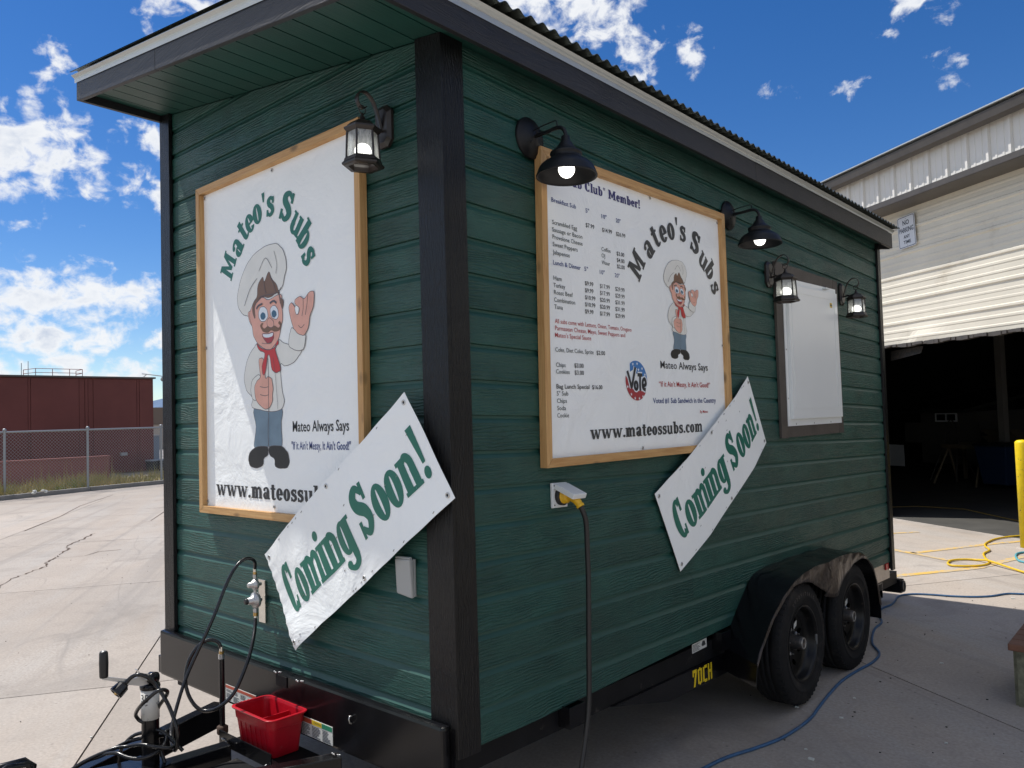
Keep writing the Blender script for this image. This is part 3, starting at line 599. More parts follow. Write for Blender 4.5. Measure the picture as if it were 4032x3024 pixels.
tag(MB().tube([(-2.2, 11.3, .012), (-1.6, 11.85, .012), (-.9, 11.75, .012), (-.3, 11.0, .012), (.4, 10.2, .012), (.9, 9.9, .012)], .010, 6).build('yellow_cable', 'dull_yellow'), 'thin dull yellow cord lying across the dark warehouse floor', 'cord')

# ================================================================ GLYPHS (slab lettering)
def cat(P, n=6):
    P = [Vector((*p, 0)) if len(p) == 2 else Vector(p) for p in P]; R = []
    for i in range(len(P) - 1):
        p0 = P[max(i - 1, 0)]; p1 = P[i]; p2 = P[i + 1]; p3 = P[min(i + 2, len(P) - 1)]
        for k in range(n):
            t = k / n; R.append(.5 * ((2 * p1) + (p2 - p0) * t + (2 * p0 - 5 * p1 + 4 * p2 - p3) * t * t + (3 * p1 - p0 - 3 * p2 + p3) * t ** 3))
    R.append(P[-1]); return R
def stroke(P, wid, fat=1.0):                                       # returns quads outline strip as polygon (2-D)
    wid = [w * fat for w in wid]
    C_ = cat([(*p, w) for p, w in zip(P, wid)]); L = []; R_ = []
    for i, c in enumerate(C_):
        a = C_[min(i + 1, len(C_) - 1)] - C_[max(i - 1, 0)]; n_ = Vector((-a.y, a.x)); n_ = n_.normalized() if n_.length > 0 else Vector((0, 1)); w = c.z / 2
        L.append((c.x + n_.x * w, c.y + n_.y * w)); R_.append((c.x - n_.x * w, c.y - n_.y * w))
    return ('S', L, R_)
def R4(x0, y0, x1, y1): return ('P', [(x0, y0), (x1, y0), (x1, y1), (x0, y1)])
def ring(cx, cy, rx, ry, wx, wy, a0=0, a1=360, n=26):
    wx *= 1.34; wy *= 1.15
    L = []; R_ = []
    for i in range(n + 1):
        a = math.radians(a0 + (a1 - a0) * i / n); L.append((cx + rx * math.cos(a), cy + ry * math.sin(a))); R_.append((cx + (rx - wx) * math.cos(a), cy + (ry - wy) * math.sin(a)))
    return ('S', L, R_)
def disc(cx, cy, rx, ry, n=18): return ('P', [(cx + rx * math.cos(2 * math.pi * i / n), cy + ry * math.sin(2 * math.pi * i / n)) for i in range(n)])
def stem(x, y0, y1, w=.285, sl=.07, top=True, bot=True, th=.12):
    o = [R4(x, y0, x + w, y1)]
    if bot: o.append(R4(x - sl, y0, x + w + sl, y0 + th))
    if top: o.append(R4(x - sl - .02, y1 - th, x + w * .5, y1))
    return o
G = {}
G['o'] = (.66, [ring(.33, .5, .33, .53, .21, .13)])
G['c'] = (.58, [ring(.33, .5, .33, .53, .21, .13, 42, 318), R4(.44, .64, .58, .98)])
G['e'] = (.64, [ring(.33, .5, .33, .53, .21, .13, 0, 325), R4(.12, .42, .64, .54), R4(.44, .5, .655, .56)])
G['n'] = (.78, stem(.07, 0, 1.0) + [stroke([(.22, .78), (.42, .94), (.58, .80), (.60, .55)], [.12, .18, .21, .21], 1.2), R4(.465, 0, .725, .58), R4(.43, 0, .77, .12)])
G['m'] = (1.16, stem(.07, 0, 1.0) + [stroke([(.22, .78), (.40, .94), (.54, .80), (.55, .55)], [.12, .18, .2, .2], 1.2), R4(.43, 0, .67, .58), R4(.39, 0, .71, .12),
                                   stroke([(.62, .78), (.80, .94), (.94, .80), (.96, .55)], [.12, .18, .2, .2], 1.2), R4(.83, 0, 1.075, .58), R4(.79, 0, 1.13, .12)])
G['u'] = (.80, [R4(.08, .35, .29, 1.0), R4(.0, .88, .2, 1.0), stroke([(.185, .5), (.22, .18), (.38, .05), (.56, .2)], [.21, .21, .17, .12], 1.2), R4(.47, 0, .73, 1.0), R4(.42, .88, .6, 1.0), R4(.6, 0, .79, .12)])
G['i'] = (.36, stem(.08, 0, 1.0) + [disc(.18, 1.28, .14, .15)])
G['r'] = (.58, stem(.07, 0, 1.0) + [stroke([(.24, .66), (.36, .90), (.52, .90)], [.12, .16, .2], 1.2), disc(.50, .84, .10, .12)])
G['t'] = (.50, [R4(.10, .2, .36, 1.28), R4(0, .86, .48, 1.0), stroke([(.225, .3), (.26, .09), (.38, .05), (.5, .14)], [.21, .18, .13, .1], 1.2)])
G['l'] = (.37, stem(.08, 0, 1.44))
G['b'] = (.76, stem(.08, 0, 1.44, bot=False) + [ring(.42, .5, .33, .53, .20, .13, -150, 150)])
G['a'] = (.72, [ring(.30, .30, .28, .32, .19, .11), R4(.38, .0, .64, .72), R4(.55, 0, .72, .12), stroke([(.53, .66), (.46, .93), (.28, .96), (.12, .86)], [.2, .17, .14, .12], 1.2), disc(.14, .80, .11, .12)])
G['g'] = (.76, [ring(.32, .52, .31, .50, .20, .12), R4(.43, -.12, .69, 1.0), R4(.55, .88, .78, 1.0), stroke([(.565, 0), (.52, -.26), (.30, -.36), (.08, -.24)], [.21, .18, .14, .12], 1.2), disc(.12, -.20, .12, .11)])
G['s'] = (.56, [stroke([(.46, .80), (.30, .94), (.13, .80), (.20, .60), (.40, .46), (.46, .24), (.28, .06), (.10, .20)], [.10, .15, .19, .22, .22, .19, .15, .10], 1.2), R4(.40, .66, .52, 1.0), R4(.03, 0, .15, .34)])
G['w'] = (1.14, [('P', [(.04, 1), (.27, 1), (.42, .30), (.56, 1.0), (.68, 1.0), (.82, .30), (.96, 1), (1.08, 1), (.86, 0), (.68, 0), (.57, .60), (.44, 0), (.26, 0)]), R4(-.02, .88, .34, 1), R4(.88, .88, 1.16, 1), R4(.46, .88, .70, 1)])
G['C'] = (.84, [ring(.44, .72, .44, .75, .27, .15, 48, 312), R4(.60, .94, .76, 1.46), R4(.62, .0, .74, .40)])
G['S'] = (.80, [stroke([(.64, 1.14), (.42, 1.36), (.18, 1.18), (.22, .90), (.52, .66), (.64, .36), (.42, .08), (.14, .28)], [.14, .19, .26, .31, .31, .26, .19, .14], 1.2), R4(.60, .94, .75, 1.44), R4(.02, 0, .17, .50)])
G['M'] = (1.34, [R4(.10, 0, .38, 1.44), R4(0, 0, .48, .14), R4(0, 1.30, .3, 1.44), R4(.94, 0, 1.22, 1.44), R4(.84, 0, 1.32, .14), R4(1.0, 1.30, 1.32, 1.44), ('P', [(.10, 1.44), (.38, 1.44), (.66, .62), (.94, 1.44), (1.22, 1.44), (1.0, 1.1), (.76, .25), (.56, .25), (.34, 1.0)])])
G['!'] = (.36, [('P', [(.05, 1.46), (.34, 1.46), (.27, .42), (.13, .42)]), disc(.195, .14, .15, .17)])
G["'"] = (.26, [('P', [(.04, 1.46), (.24, 1.46), (.18, .98), (.10, .98)])])
G['"'] = (.46, [('P', [(.04, 1.46), (.19, 1.46), (.15, 1.02), (.08, 1.02)]), ('P', [(.26, 1.46), (.41, 1.46), (.37, 1.02), (.30, 1.02)])])
G['.'] = (.28, [disc(.14, .13, .13, .14)])
G[' '] = (.34, [])
DZ = [0.0]
def glyph(mb, ch, put, d):
    """put(a, b, depth) maps glyph units; every piece lies a hair above the last"""
    for pc in G[ch][1]:
        DZ[0] = (DZ[0] + .00005) if DZ[0] < .0006 else 0.0
        if pc[0] == 'P': mb.flat([pc[1]], lambda a, b, dd: put(a, b, dd), d + DZ[0])
        else:
            L, R_ = pc[1], pc[2]; n_ = len(L); mb.add([put(a, b, d + DZ[0]) for a, b in L] + [put(a, b, d + DZ[0]) for a, b in R_], [(i, i + 1, n_ + i + 1, n_ + i) for i in range(n_ - 1)])
def slabline(mb, txt, x0, width, y0, xh, put, d):
    tot = sum(G[c][0] for c in txt) + .06 * (len(txt) - 1); k = width / tot; x = x0
    for c in txt:
        glyph(mb, c, lambda a, b, dd, x=x: put(x + a * k, y0 + b * xh, dd), d); x += (G[c][0] + .06) * k
def slabat(mb, c, cx, cy, ang, k, kx, put, d):            # glyph centred at (cx,cy) rotated
    w, = (G[c][0],); ca, sa = math.cos(ang), math.sin(ang)
    def q(a, b, dd):
        u = (a - w / 2) * k * kx; v = (b - .5) * k; return put(cx + u * ca - v * sa, cy + u * sa + v * ca, dd)
    glyph(mb, c, q, d)

# sans lettering from Blender's built-in font
_tc = {}
def sans(txt, bold=0.0):
    key = (txt, bold)
    if key in _tc: return _tc[key]
    cu = bpy.data.curves.new('t', 'FONT'); cu.body = txt; cu.size = 1.0; cu.resolution_u = 2; cu.offset = bold; cu.fill_mode = 'FRONT'
    ob = bpy.data.objects.new('t', cu); COL.objects.link(ob)
    dg = bpy.context.evaluated_depsgraph_get(); me = bpy.data.meshes.new_from_object(ob.evaluated_get(dg))
    vs = [(v.co.x, v.co.y) for v in me.vertices]; fs = [tuple(p.vertices) for p in me.polygons]
    bpy.data.objects.remove(ob); bpy.data.curves.remove(cu); bpy.data.meshes.remove(me)
    _tc[key] = (vs, fs); return _tc[key]
CAP = .73
def sansline(mb, txt, x0, y0, width, cap, put, d, bold=0.0, rot=0.0):
    vs, fs = sans(txt, bold)
    if not vs: return
    xa = min(v[0] for v in vs); xb = max(v[0] for v in vs); k = width / (xb - xa); h = cap / CAP; ca, sa = math.cos(rot), math.sin(rot)
    mb.add([put(x0 + (v[0] - xa) * k * ca - v[1] * h * sa, y0 + (v[0] - xa) * k * sa + v[1] * h * ca, d) for v in vs], fs)

# ================================================================ TRAILER
PITCH, Z0K = 0.126524, 2.833352
tr = tag(empty('food_trailer', (-1, 2.4, 0), TR), 'dark green wood-sided food trailer with black trim standing on the concrete yard', 'food trailer')
sof_side = lambda y: 2.889 + .0235 * y                    # soffit where it meets the side wall
sof = lambda x, y: 2.889 - .1415 * x + .0235 * max(y, 0) + .0 * y
def zk(k): return Z0K - k * PITCH
# walls (cores)
LEN = 4.79
fw = MB().slab(-2.05, -.02, .018, .05, lambda x, y: .42, lambda x, y: sof(x, 0) + .01).build('front_wall', 'green_flat', tr, TR)
sw_ = MB().slab(-.05, -.018, .05, LEN, lambda x, y: .50, lambda x, y: sof(x, y) + .01).build('side_wall', 'green_flat', tr, TR)
MB().slab(-2.09, -2.05, .02, LEN, lambda x, y: .42, lambda x, y: sof(x, y) + .01).build('left_wall', 'green_flat', tr, TR)
MB().slab(-2.09, -.02, LEN, LEN + .03, lambda x, y: .42, lambda x, y: sof(x, y) + .01).build('rear_wall', 'green_flat', tr, TR)
def board(axis, k, parent, zlo=None, zhi=None, a0=0, a1=1, low=(.419, .0335)):
    zt = zk(k) if zhi is None else zhi; zb = zk(k + 1) if zlo is None else zlo
    # profile (depth inwards, z): cove at the top where it tucks under the board above, lip at the bottom
    P = [(.0115, zt - .0005), (.0118, zt - .003), (.0116, zt - .008), (.0108, zt - .0115), (.0012, zt - .0255), (.0, zt - .0270), (.0, zb + .0035), (.0012, zb + .0012), (.0045, zb + .0006), (.0165, zb + .0006)]
    vs = []; fs = []
    for (dd, z) in P:
        if axis == 'x': vs += [(a0, dd, z), (a1, dd, z)]
        else: vs += [(-dd, a0, z), (-dd, a1, z)]
    n_ = len(P); fs = [(2 * i, 2 * i + 1, 2 * i + 3, 2 * i + 2) for i in range(n_ - 1)]
    m_ = MB(); m_.add(vs, fs)
    me = bpy.data.meshes.new('siding_board'); o3 = Vector(parent['_o'])
    bm = bmesh.new(); vv = [bm.verts.new(v) for v in m_.v]
    for q_, f in enumerate(fs):
        nf = bm.faces.new([vv[i] for i in f]); nf.material_index = 1 if q_ < 5 else 0
    if axis == 'x': bmesh.ops.bisect_plane(bm, geom=bm.verts[:] + bm.edges[:] + bm.faces[:], plane_co=(0, 0, 2.885), plane_no=(.1415, 0, 1), clear_outer=True)
    else: bmesh.ops.bisect_plane(bm, geom=bm.verts[:] + bm.edges[:] + bm.faces[:], plane_co=(0, 0, 2.885), plane_no=(0, -.0235, 1), clear_outer=True)
    if axis == 'y': bmesh.ops.bisect_plane(bm, geom=bm.verts[:] + bm.edges[:] + bm.faces[:], plane_co=(0, 0, low[0]), plane_no=(0, low[1], -1), clear_outer=True)
    bmesh.ops.recalc_face_normals(bm, faces=bm.faces)
    for v in bm.verts: v.co = TR(v.co) - o3
    bm.to_mesh(me); bm.free()
    if not len(me.polygons): return
    me.materials.append(M['green_paint']); me.materials.append(M['green_cove'])
    nrm = max(me.polygons, key=lambda p: p.area).normal
    want = Vector((0, -1, 0)) if axis == 'x' else Vector((1, 0, 0))
    if nrm.dot(want) < 0: me.flip_normals()
    ob = bpy.data.objects.new('siding_board', me); COL.objects.link(ob); ob.parent = parent
for k in range(-3, 19): board('x', k, fw, a0=-2.02, a1=-.10)
for k in range(-2, 19):
    # two lengths of board per course, butted with a hairline joint
    if k == 18: board('y', k, sw_, a0=.08, a1=2.6); board('y', k, sw_, a0=2.602, a1=LEN - .001, low=(.462, 0)); continue
    cut = (1.62, 3.20, 2.45, 3.7)[(k + 8) % 4] if k in (3, 9, 14, 16, 17) else (3.55 if k > 13 else None)
    if cut: board('y', k, sw_, a0=.08, a1=cut - .0012); board('y', k, sw_, a0=cut + .0012, a1=LEN - .001)
    else: board('y', k, sw_, a0=.08, a1=LEN - .001)
# corner posts
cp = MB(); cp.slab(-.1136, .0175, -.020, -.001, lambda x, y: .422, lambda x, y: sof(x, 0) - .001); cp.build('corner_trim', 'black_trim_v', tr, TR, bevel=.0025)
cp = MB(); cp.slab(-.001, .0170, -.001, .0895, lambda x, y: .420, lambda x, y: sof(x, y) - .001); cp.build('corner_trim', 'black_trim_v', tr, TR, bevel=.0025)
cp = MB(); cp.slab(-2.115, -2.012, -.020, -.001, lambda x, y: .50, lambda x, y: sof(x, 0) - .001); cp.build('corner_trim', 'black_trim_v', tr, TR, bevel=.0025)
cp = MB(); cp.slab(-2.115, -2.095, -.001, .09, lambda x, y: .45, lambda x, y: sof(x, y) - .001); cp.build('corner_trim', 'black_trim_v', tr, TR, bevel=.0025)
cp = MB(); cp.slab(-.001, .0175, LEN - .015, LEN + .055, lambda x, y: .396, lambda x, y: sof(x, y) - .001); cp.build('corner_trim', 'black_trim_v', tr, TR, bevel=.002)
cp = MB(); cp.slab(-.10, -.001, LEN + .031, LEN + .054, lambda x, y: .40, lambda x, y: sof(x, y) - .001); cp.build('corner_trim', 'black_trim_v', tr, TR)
# soffit boards
XL, XR, YF = -2.125, .115, -.42
def zs(x, y): return sof(x, y)
x = XR - .02; k = 0
xs_ = []
x = -.1216 + PITCH
while x > XL: xs_.append(x); x -= PITCH
edges = [XR - .022] + [q for q in xs_ if q < XR - .03] + [XL + .02]
for i in range(len(edges) - 1):
    a, b_ = edges[i + 1] + .0038, edges[i] - .0038
    if b_ - a < .01: continue
    MB().slab(a, b_, YF + .022, -.0005, lambda x, y: zs(x, 0), lambda x, y: zs(x, 0) + .010).build('soffit_board', 'green_soffit', tr, TR)
MB().slab(XL + .02, XR - .02, YF + .02, 0.0, lambda x, y: zs(x, 0) + .011, lambda x, y: zs(x, 0) + .02).build('soffit_backing', 'hole', tr, TR)
MB().slab(-.012, XR - .022, .0005, LEN + .05, lambda x, y: sof(x, y), lambda x, y: sof(x, y) + .012).build('soffit_board', 'green_soffit', tr, TR)
# fascia
ffb = lambda x: 2.850 - .1393 * x; fft = lambda x: 2.9437 - .1380 * x
for a, b_ in ((XL, -1.2735), (-1.2715, XR)):
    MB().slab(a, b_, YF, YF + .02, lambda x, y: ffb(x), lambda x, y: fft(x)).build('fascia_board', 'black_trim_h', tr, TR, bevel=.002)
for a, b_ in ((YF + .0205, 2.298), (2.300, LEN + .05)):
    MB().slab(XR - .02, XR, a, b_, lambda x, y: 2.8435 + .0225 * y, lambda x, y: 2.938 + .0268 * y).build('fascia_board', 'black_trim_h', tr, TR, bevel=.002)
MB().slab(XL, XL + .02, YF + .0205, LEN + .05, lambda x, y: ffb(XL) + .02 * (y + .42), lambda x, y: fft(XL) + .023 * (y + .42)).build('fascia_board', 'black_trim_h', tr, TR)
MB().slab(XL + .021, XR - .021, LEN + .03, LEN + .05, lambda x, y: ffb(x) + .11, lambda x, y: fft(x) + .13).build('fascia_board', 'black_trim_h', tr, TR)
# drip edge (white metal) : front and side
def drip(L0, L1, pos, zt0, T_=TR):
    # profile: (outward, dz) relative to the fascia top line
    return
pr = [(.004, -.004), (.004, .013), (.007, .019), (.012, .023), (.020, .028), (.0205, .030), (.012, .030), (-.03, .033)]
mb = MB(); vs = []
for x in (XL - .012, XR + .005):
    for (o_, dz) in pr: vs.append((x - (.03 if (x < -1 and dz > .04) else 0), YF - o_, fft(x) + dz))
n_ = len(pr); mb.add(vs, [(i, i + 1, n_ + i + 1, n_ + i) for i in range(n_ - 1)]); mb.build('drip_edge', 'white_metal', tr, TR)
for a, b_, o2 in ((YF - .004, 2.31, 0), (2.295, LEN + .055, .0015)):
    mb = MB(); vs = []
    pr2 = [(.003, -.002), (.004, .018), (.009, .022), (.014, .030), (.020, .0365), (.022, .0385), (-.02, .040)]
    for y in (a, b_):
        zt = 2.938 + .0268 * y; k_ = (2.979 + .0225 * y - zt) / .0385
        for (o_, dz) in pr2: vs.append((XR + o_ + o2, y, zt + dz * max(k_, .55)))
    n_ = len(pr2); mb.add(vs, [(i, i + 1, n_ + i + 1, n_ + i) for i in range(n_ - 1)]); mb.build('drip_edge', 'white_metal', tr, TR)
# corrugated roof
mb = MB(); py = .0690; seg = 8; Y0 = YF - .01; Y1 = LEN + .075; ny = int((Y1 - Y0) / py * seg)
vs = []
for i in range(ny + 1):
    y = Y0 + (Y1 - Y0) * i / ny; t = ((y - Y0) / py) % 1.0; tri = 1 - abs(2 * t - 1); c_ = .0175 * (tri * tri * (3 - 2 * tri))
    for x in (XR + .055, XL - .06): vs.append((x, y, 2.992 - .139 * (x - .135) + .0225 * y + c_))
    for x in (XR + .055, XL - .06): vs.append((x, y, 2.992 - .139 * (x - .135) + .0225 * y + c_ - .0025))
fs = []
for i in range(ny):
    a = 4 * i; b_ = 4 * (i + 1); fs += [(a, a + 1, b_ + 1, b_), (a + 2, b_ + 2, b_ + 3, a + 3), (a, b_, b_ + 2, a + 2), (a + 1, a + 3, b_ + 3, b_ + 1)]
mb.add(vs, fs); mb.build('corrugated_roof', 'roof_metal', tr, TR)
MB().slab(XL + .021, XR - .021, YF + .021, LEN + .03, lambda x, y: 2.889 - .1415 * x + .0235 * y + .05, lambda x, y: 2.978 - .139 * (x - .1) + .0225 * y).build('roof_deck', 'base_dirt', tr, TR)
# chassis
MB().slab(-2.085, -.012, -.062, -.022, lambda x, y: .312, lambda x, y: .532 - .0 * x).build('front_beam', 'chassis', tr, TR, bevel=.012)
MB().box(-2.085, -.010, -.0218, .012, .36, .512).build('front_sill', 'chassis_dull', tr, TR)
MB().box(-.0095, .004, -.0235, -.0215, .36, .52).build('beam_bracket', 'chassis', tr, TR)
MB().slab(-.075, -.022, .012, LEN, lambda x, y: .345, lambda x, y: .424 + .034 * min(y, 1.5) ).build('side_rail', 'chassis_dull', tr, TR)
MB().prism([(.90, .349), (1.38, .250), (2.1, .250), (2.1, .349)], lambda a, b, d: (d, a, b), -.06, -.006).build('lower_rail', 'chassis', tr, TR, bevel=.003)
MB().box(-.10, -.04, 2.1, LEN + .285, .250, .345).build('lower_rail', 'chassis_dull', tr, TR); MB().box(-2.05, -2.0, .012, LEN, .25, .43).build('side_rail', 'chassis_dull', tr, TR)
MB().box(-2.02, -.08, .02, LEN - .02, .40, .425).build('underfloor', 'chassis_dull', tr, TR)
for y in (.5, 1.1, 1.7, 2.3, 2.9, 3.5, 4.1, 4.7): MB().box(-1.99, -.08, y, y + .04, .33, .40).build('cross_member', 'chassis_dull', tr, TR)
for y in (2.4617, 3.2857): MB().tube([(-1.98, y, .32), (-.02, y, .32)], .036, 10).build('axle', 'chassis_dull', tr, TR)
mb = MB(); mb.slab(-2.08, -.012, LEN + .29, LEN + .38, lambda x, y: .165, lambda x, y: .272); mb.build('rear_bumper', 'chassis', tr, TR, bevel=.006)
mb = MB(); mb.lathe((-.011, LEN + .335, .218), (1, 0, 0), [(0, .0), (0, .045), (.012, .045), (.012, .030), (.004, .030), (.004, 0)], 20); mb.build('bumper_cap', 'rubber', tr, TR)
mb = MB(); mb.box(-.30, -.04, LEN - .28, LEN - .10, .19, .20); mb.box(-.30, -.04, LEN - .28, LEN - .10, .30, .31); mb.box(-.30, -.04, LEN - .28, LEN - .27, .20, .30); mb.box(-.30, -.04, LEN - .11, LEN - .10, .20, .30); mb.build('rear_step', 'chassis', tr, TR)
MB().box(-.3, -.012, LEN - .5, LEN + .0, .335, .4635).build('rear_panel', 'sheet_tan', tr, TR)
tl = MB().box(-.012, -.001, LEN - .115, LEN - .045, .408, .458).build('tail_light', 'tail_red', tr, TR, bevel=.003)
for (y, z0_, z1_) in ((.56, .362, .442), (1.83, .392, .480)):
    sk = MB(); t_ = .006; sk.box(-.02, .035, y, y + t_, z0_, z1_); sk.box(-.02, .035, y + .098, y + .098 + t_, z0_, z1_); sk.box(.029, .035, y + t_, y + .098, z0_, z1_); sk.box(-.02, -.014, y + t_, y + .098, z0_, z1_); sk.build('stake_pocket', 'chassis', tr, TR)
sk = MB(); sk.box(-2.17, -2.09, -.03, .04, .30, .385); sk.build('stake_pocket', 'chassis', tr, TR)
# sticker + 70CH on rail
st = MB().add([(-.0215, 1.626, .413), (-.0215, 1.776, .418), (-.0215, 1.776, .462), (-.0215, 1.626, .457)], [(0, 1, 2, 3)]).build('sticker', 'sticker_white', tr, TR)
mb = MB()
for i in range(6): mb.add([(-.0209, 1.632, .419 + i * .006), (-.0209, 1.632 + (.07, .06, .075, .065, .05, .07)[i], .4205 + i * .006), (-.0209, 1.632 + (.07, .06, .075, .065, .05, .07)[i], .423 + i * .006), (-.0209, 1.632, .4215 + i * .006)], [(0, 1, 2, 3)])
mb.flat([[(1.72, .435), (1.735, .428), (1.765, .432), (1.755, .452), (1.735, .456)]], lambda a, b, d: (d, a, b), -.0208); mb.build('print', 'ink_grey', st, TR)
def blk(ch, x, w, h, y0, put, mb, t=.010):
    S7 = {'7': [(0, 1, 1, 1), 'D'], '0': 0, 'C': 0, 'H': 0}
    r = lambda a, b, c, d: mb.add([put(a, b), put(c, b), put(c, d), put(a, d)], [(0, 1, 2, 3)])
    if ch == '7': r(x, y0 + h - t, x + w, y0 + h); mb.add([put(x + w * .18, y0), put(x + w * .18 + t * 1.2, y0), put(x + w, y0 + h - t), put(x + w - t * 1.2, y0 + h - t)], [(0, 1, 2, 3)]); r(x, y0 + h - 2.2 * t, x + t * .8, y0 + h - t)
    elif ch == '0': r(x, y0 + t * .4, x + t, y0 + h - t * .4); r(x + w - t, y0 + t * .4, x + w, y0 + h - t * .4); r(x + t, y0, x + w - t, y0 + t); r(x + t, y0 + h - t, x + w - t, y0 + h)
    elif ch == 'C': r(x, y0 + t * .4, x + t, y0 + h - t * .4); r(x + t, y0, x + w, y0 + t); r(x + t, y0 + h - t, x + w, y0 + h)
    elif ch == 'H': r(x, y0, x + t, y0 + h); r(x + w - t, y0, x + w, y0 + h); r(x + t, y0 + h * .45, x + w - t, y0 + h * .45 + t)
mb = MB()
for i, c in enumerate('70CH'): blk(c, 1.592 + .052 * i, .042, .082, .259, lambda a, b: (-.0050, a, b), mb, .0145)
mb.build('lettering', 'label_yellow', tr, TR)
# fender
crest = [(1.812, .362), (1.86, .420), (1.985, .53), (2.12, .61), (2.32, .69), (2.56, .728), (2.80, .745), (3.05, .742), (3.37, .722), (3.53, .665), (3.66, .565), (3.73, .43), (3.755, .33), (3.755, .24)]
inner = [(1.925, .385), (1.95, .425), (2.02, .50), (2.15, .615), (2.315, .714), (2.55, .732), (2.80, .74), (3.05, .742), (3.34, .738), (3.50, .70), (3.62, .62), (3.70, .5), (3.74, .36), (3.75, .24)]
lower = [(1.805, .34), (1.875, .410), (2.0, .515), (2.13, .592), (2.33, .668), (2.56, .650), (2.72, .575), (2.85, .522), (2.95, .530), (3.09, .605), (3.28, .668), (3.46, .674), (3.60, .61), (3.69, .47), (3.735, .33), (3.735, .24)]
def resam(P, n, c=True):
    C_ = cat(P, 8) if c else [Vector((*p, 0)) for p in P]; L = [0]
    for i in range(1, len(C_)): L.append(L[-1] + (C_[i] - C_[i - 1]).length)
    R_ = []; j = 0
    for k in range(n):
        t = L[-1] * k / (n - 1)
        while j < len(L) - 2 and L[j + 1] < t: j += 1
        f = (t - L[j]) / max(1e-9, L[j + 1] - L[j]); R_.append(C_[j].lerp(C_[j + 1], f))
    return R_
NF = 60
A_ = resam(inner, NF); B_ = resam(crest, NF)
rf = random.Random(4)
def dent(y, z, a): return .016 * math.exp(-((y - 2.82) / .14) ** 2) * a
fd = MB(); vs = []; nc = 7
for i in range(NF):
    for j in range(nc):
        t = j / (nc - 1); p = A_[i].lerp(B_[i], t); vs.append((.0 + .225 * t, p.x, p.y - dent(p.x, p.y, t) + .0025 * math.sin(p.x * 23 + t * 5)))
for i in range(NF):
    for j in range(nc): x_, y_, z_ = vs[i * nc + j]; vs.append((x_, y_, z_ - .004))
o_ = NF * nc; fs = []
for i in range(NF - 1):
    for j in range(nc - 1):
        a = i * nc + j; fs += [(a, a + 1, a + nc + 1, a + nc), (a + o_, a + nc + o_, a + nc + 1 + o_, a + 1 + o_)]
fd.add(vs, fs, True); fnd = fd.build('fender', 'fender', tr, TR)
# hanging outer lip, crumpled between the wheels
Y_ = [1.813 + (3.755 - 1.813) * i / 119 for i in range(120)]
def ev(P, y):
    C_ = cat(P, 8)
    for i in range(len(C_) - 1):
        if C_[i].x <= y <= C_[i + 1].x or C_[i + 1].x <= y <= C_[i].x:
            f = (y - C_[i].x) / ((C_[i + 1].x - C_[i].x) or 1e-9); return C_[i].y + (C_[i + 1].y - C_[i].y) * f
    return C_[-1].y
lipm = MB(); vs = []; nr = 9
for y in Y_:
    zt_ = ev(crest, min(y, 3.754)) - dent(y, 0, 1); zb_ = min(ev(lower, min(y, 3.734)), zt_ - .014)
    for j in range(nr):
        t = j / (nr - 1); z_ = zt_ + (zb_ - zt_) * t
        crumple = math.exp(-((y - 2.80) / .16) ** 2)
        x_ = .2255 + .004 * math.sin(t * 3.1) + crumple * (.024 * math.sin(t * 4.2 + (y - 2.8) * 26) * (t ** .7) + .016 * math.exp(-((y - 2.79 + .10 * (t - .4)) / .018) ** 2) * (1 - abs(2 * t - 1) * .7) - .020 * math.exp(-((y - 2.865) / .03) ** 2) * math.exp(-((t - .25) / .18) ** 2) * 1.6) + .0016 * math.sin(y * 40 + t * 6)
        vs.append((x_, y, z_))
for v in list(vs): vs.append((v[0] - .003, v[1], v[2]))
o_ = len(Y_) * nr; fs = []
for i in range(len(Y_) - 1):
    for j in range(nr - 1): a = i * nr + j; fs += [(a, a + 1, a + nr + 1, a + nr), (a + o_, a + nr + o_, a + nr + 1 + o_, a + 1 + o_)]
    a = i * nr + nr - 1; fs.append((a, a + nr, a + nr + o_, a + o_))
lipm.add(vs, fs, True); lipm.build('fender_lip', 'fender_lip', fnd, TR)
# front mudguard end
MB().hexa([(.0, 1.92, .268), (.222, 1.795, .256), (.222, 1.803, .256), (0, 1.93, .268), (.0, 1.925, .385), (.226, 1.812, .362), (.226, 1.820, .362), (0, 1.935, .385)]).build('fender_foot', 'chassis', fnd, TR)
MB().tube([(.0, 1.928, .386), (.226, 1.814, .364)], .004, 6).build('fender_bead', 'chassis', fnd, TR)
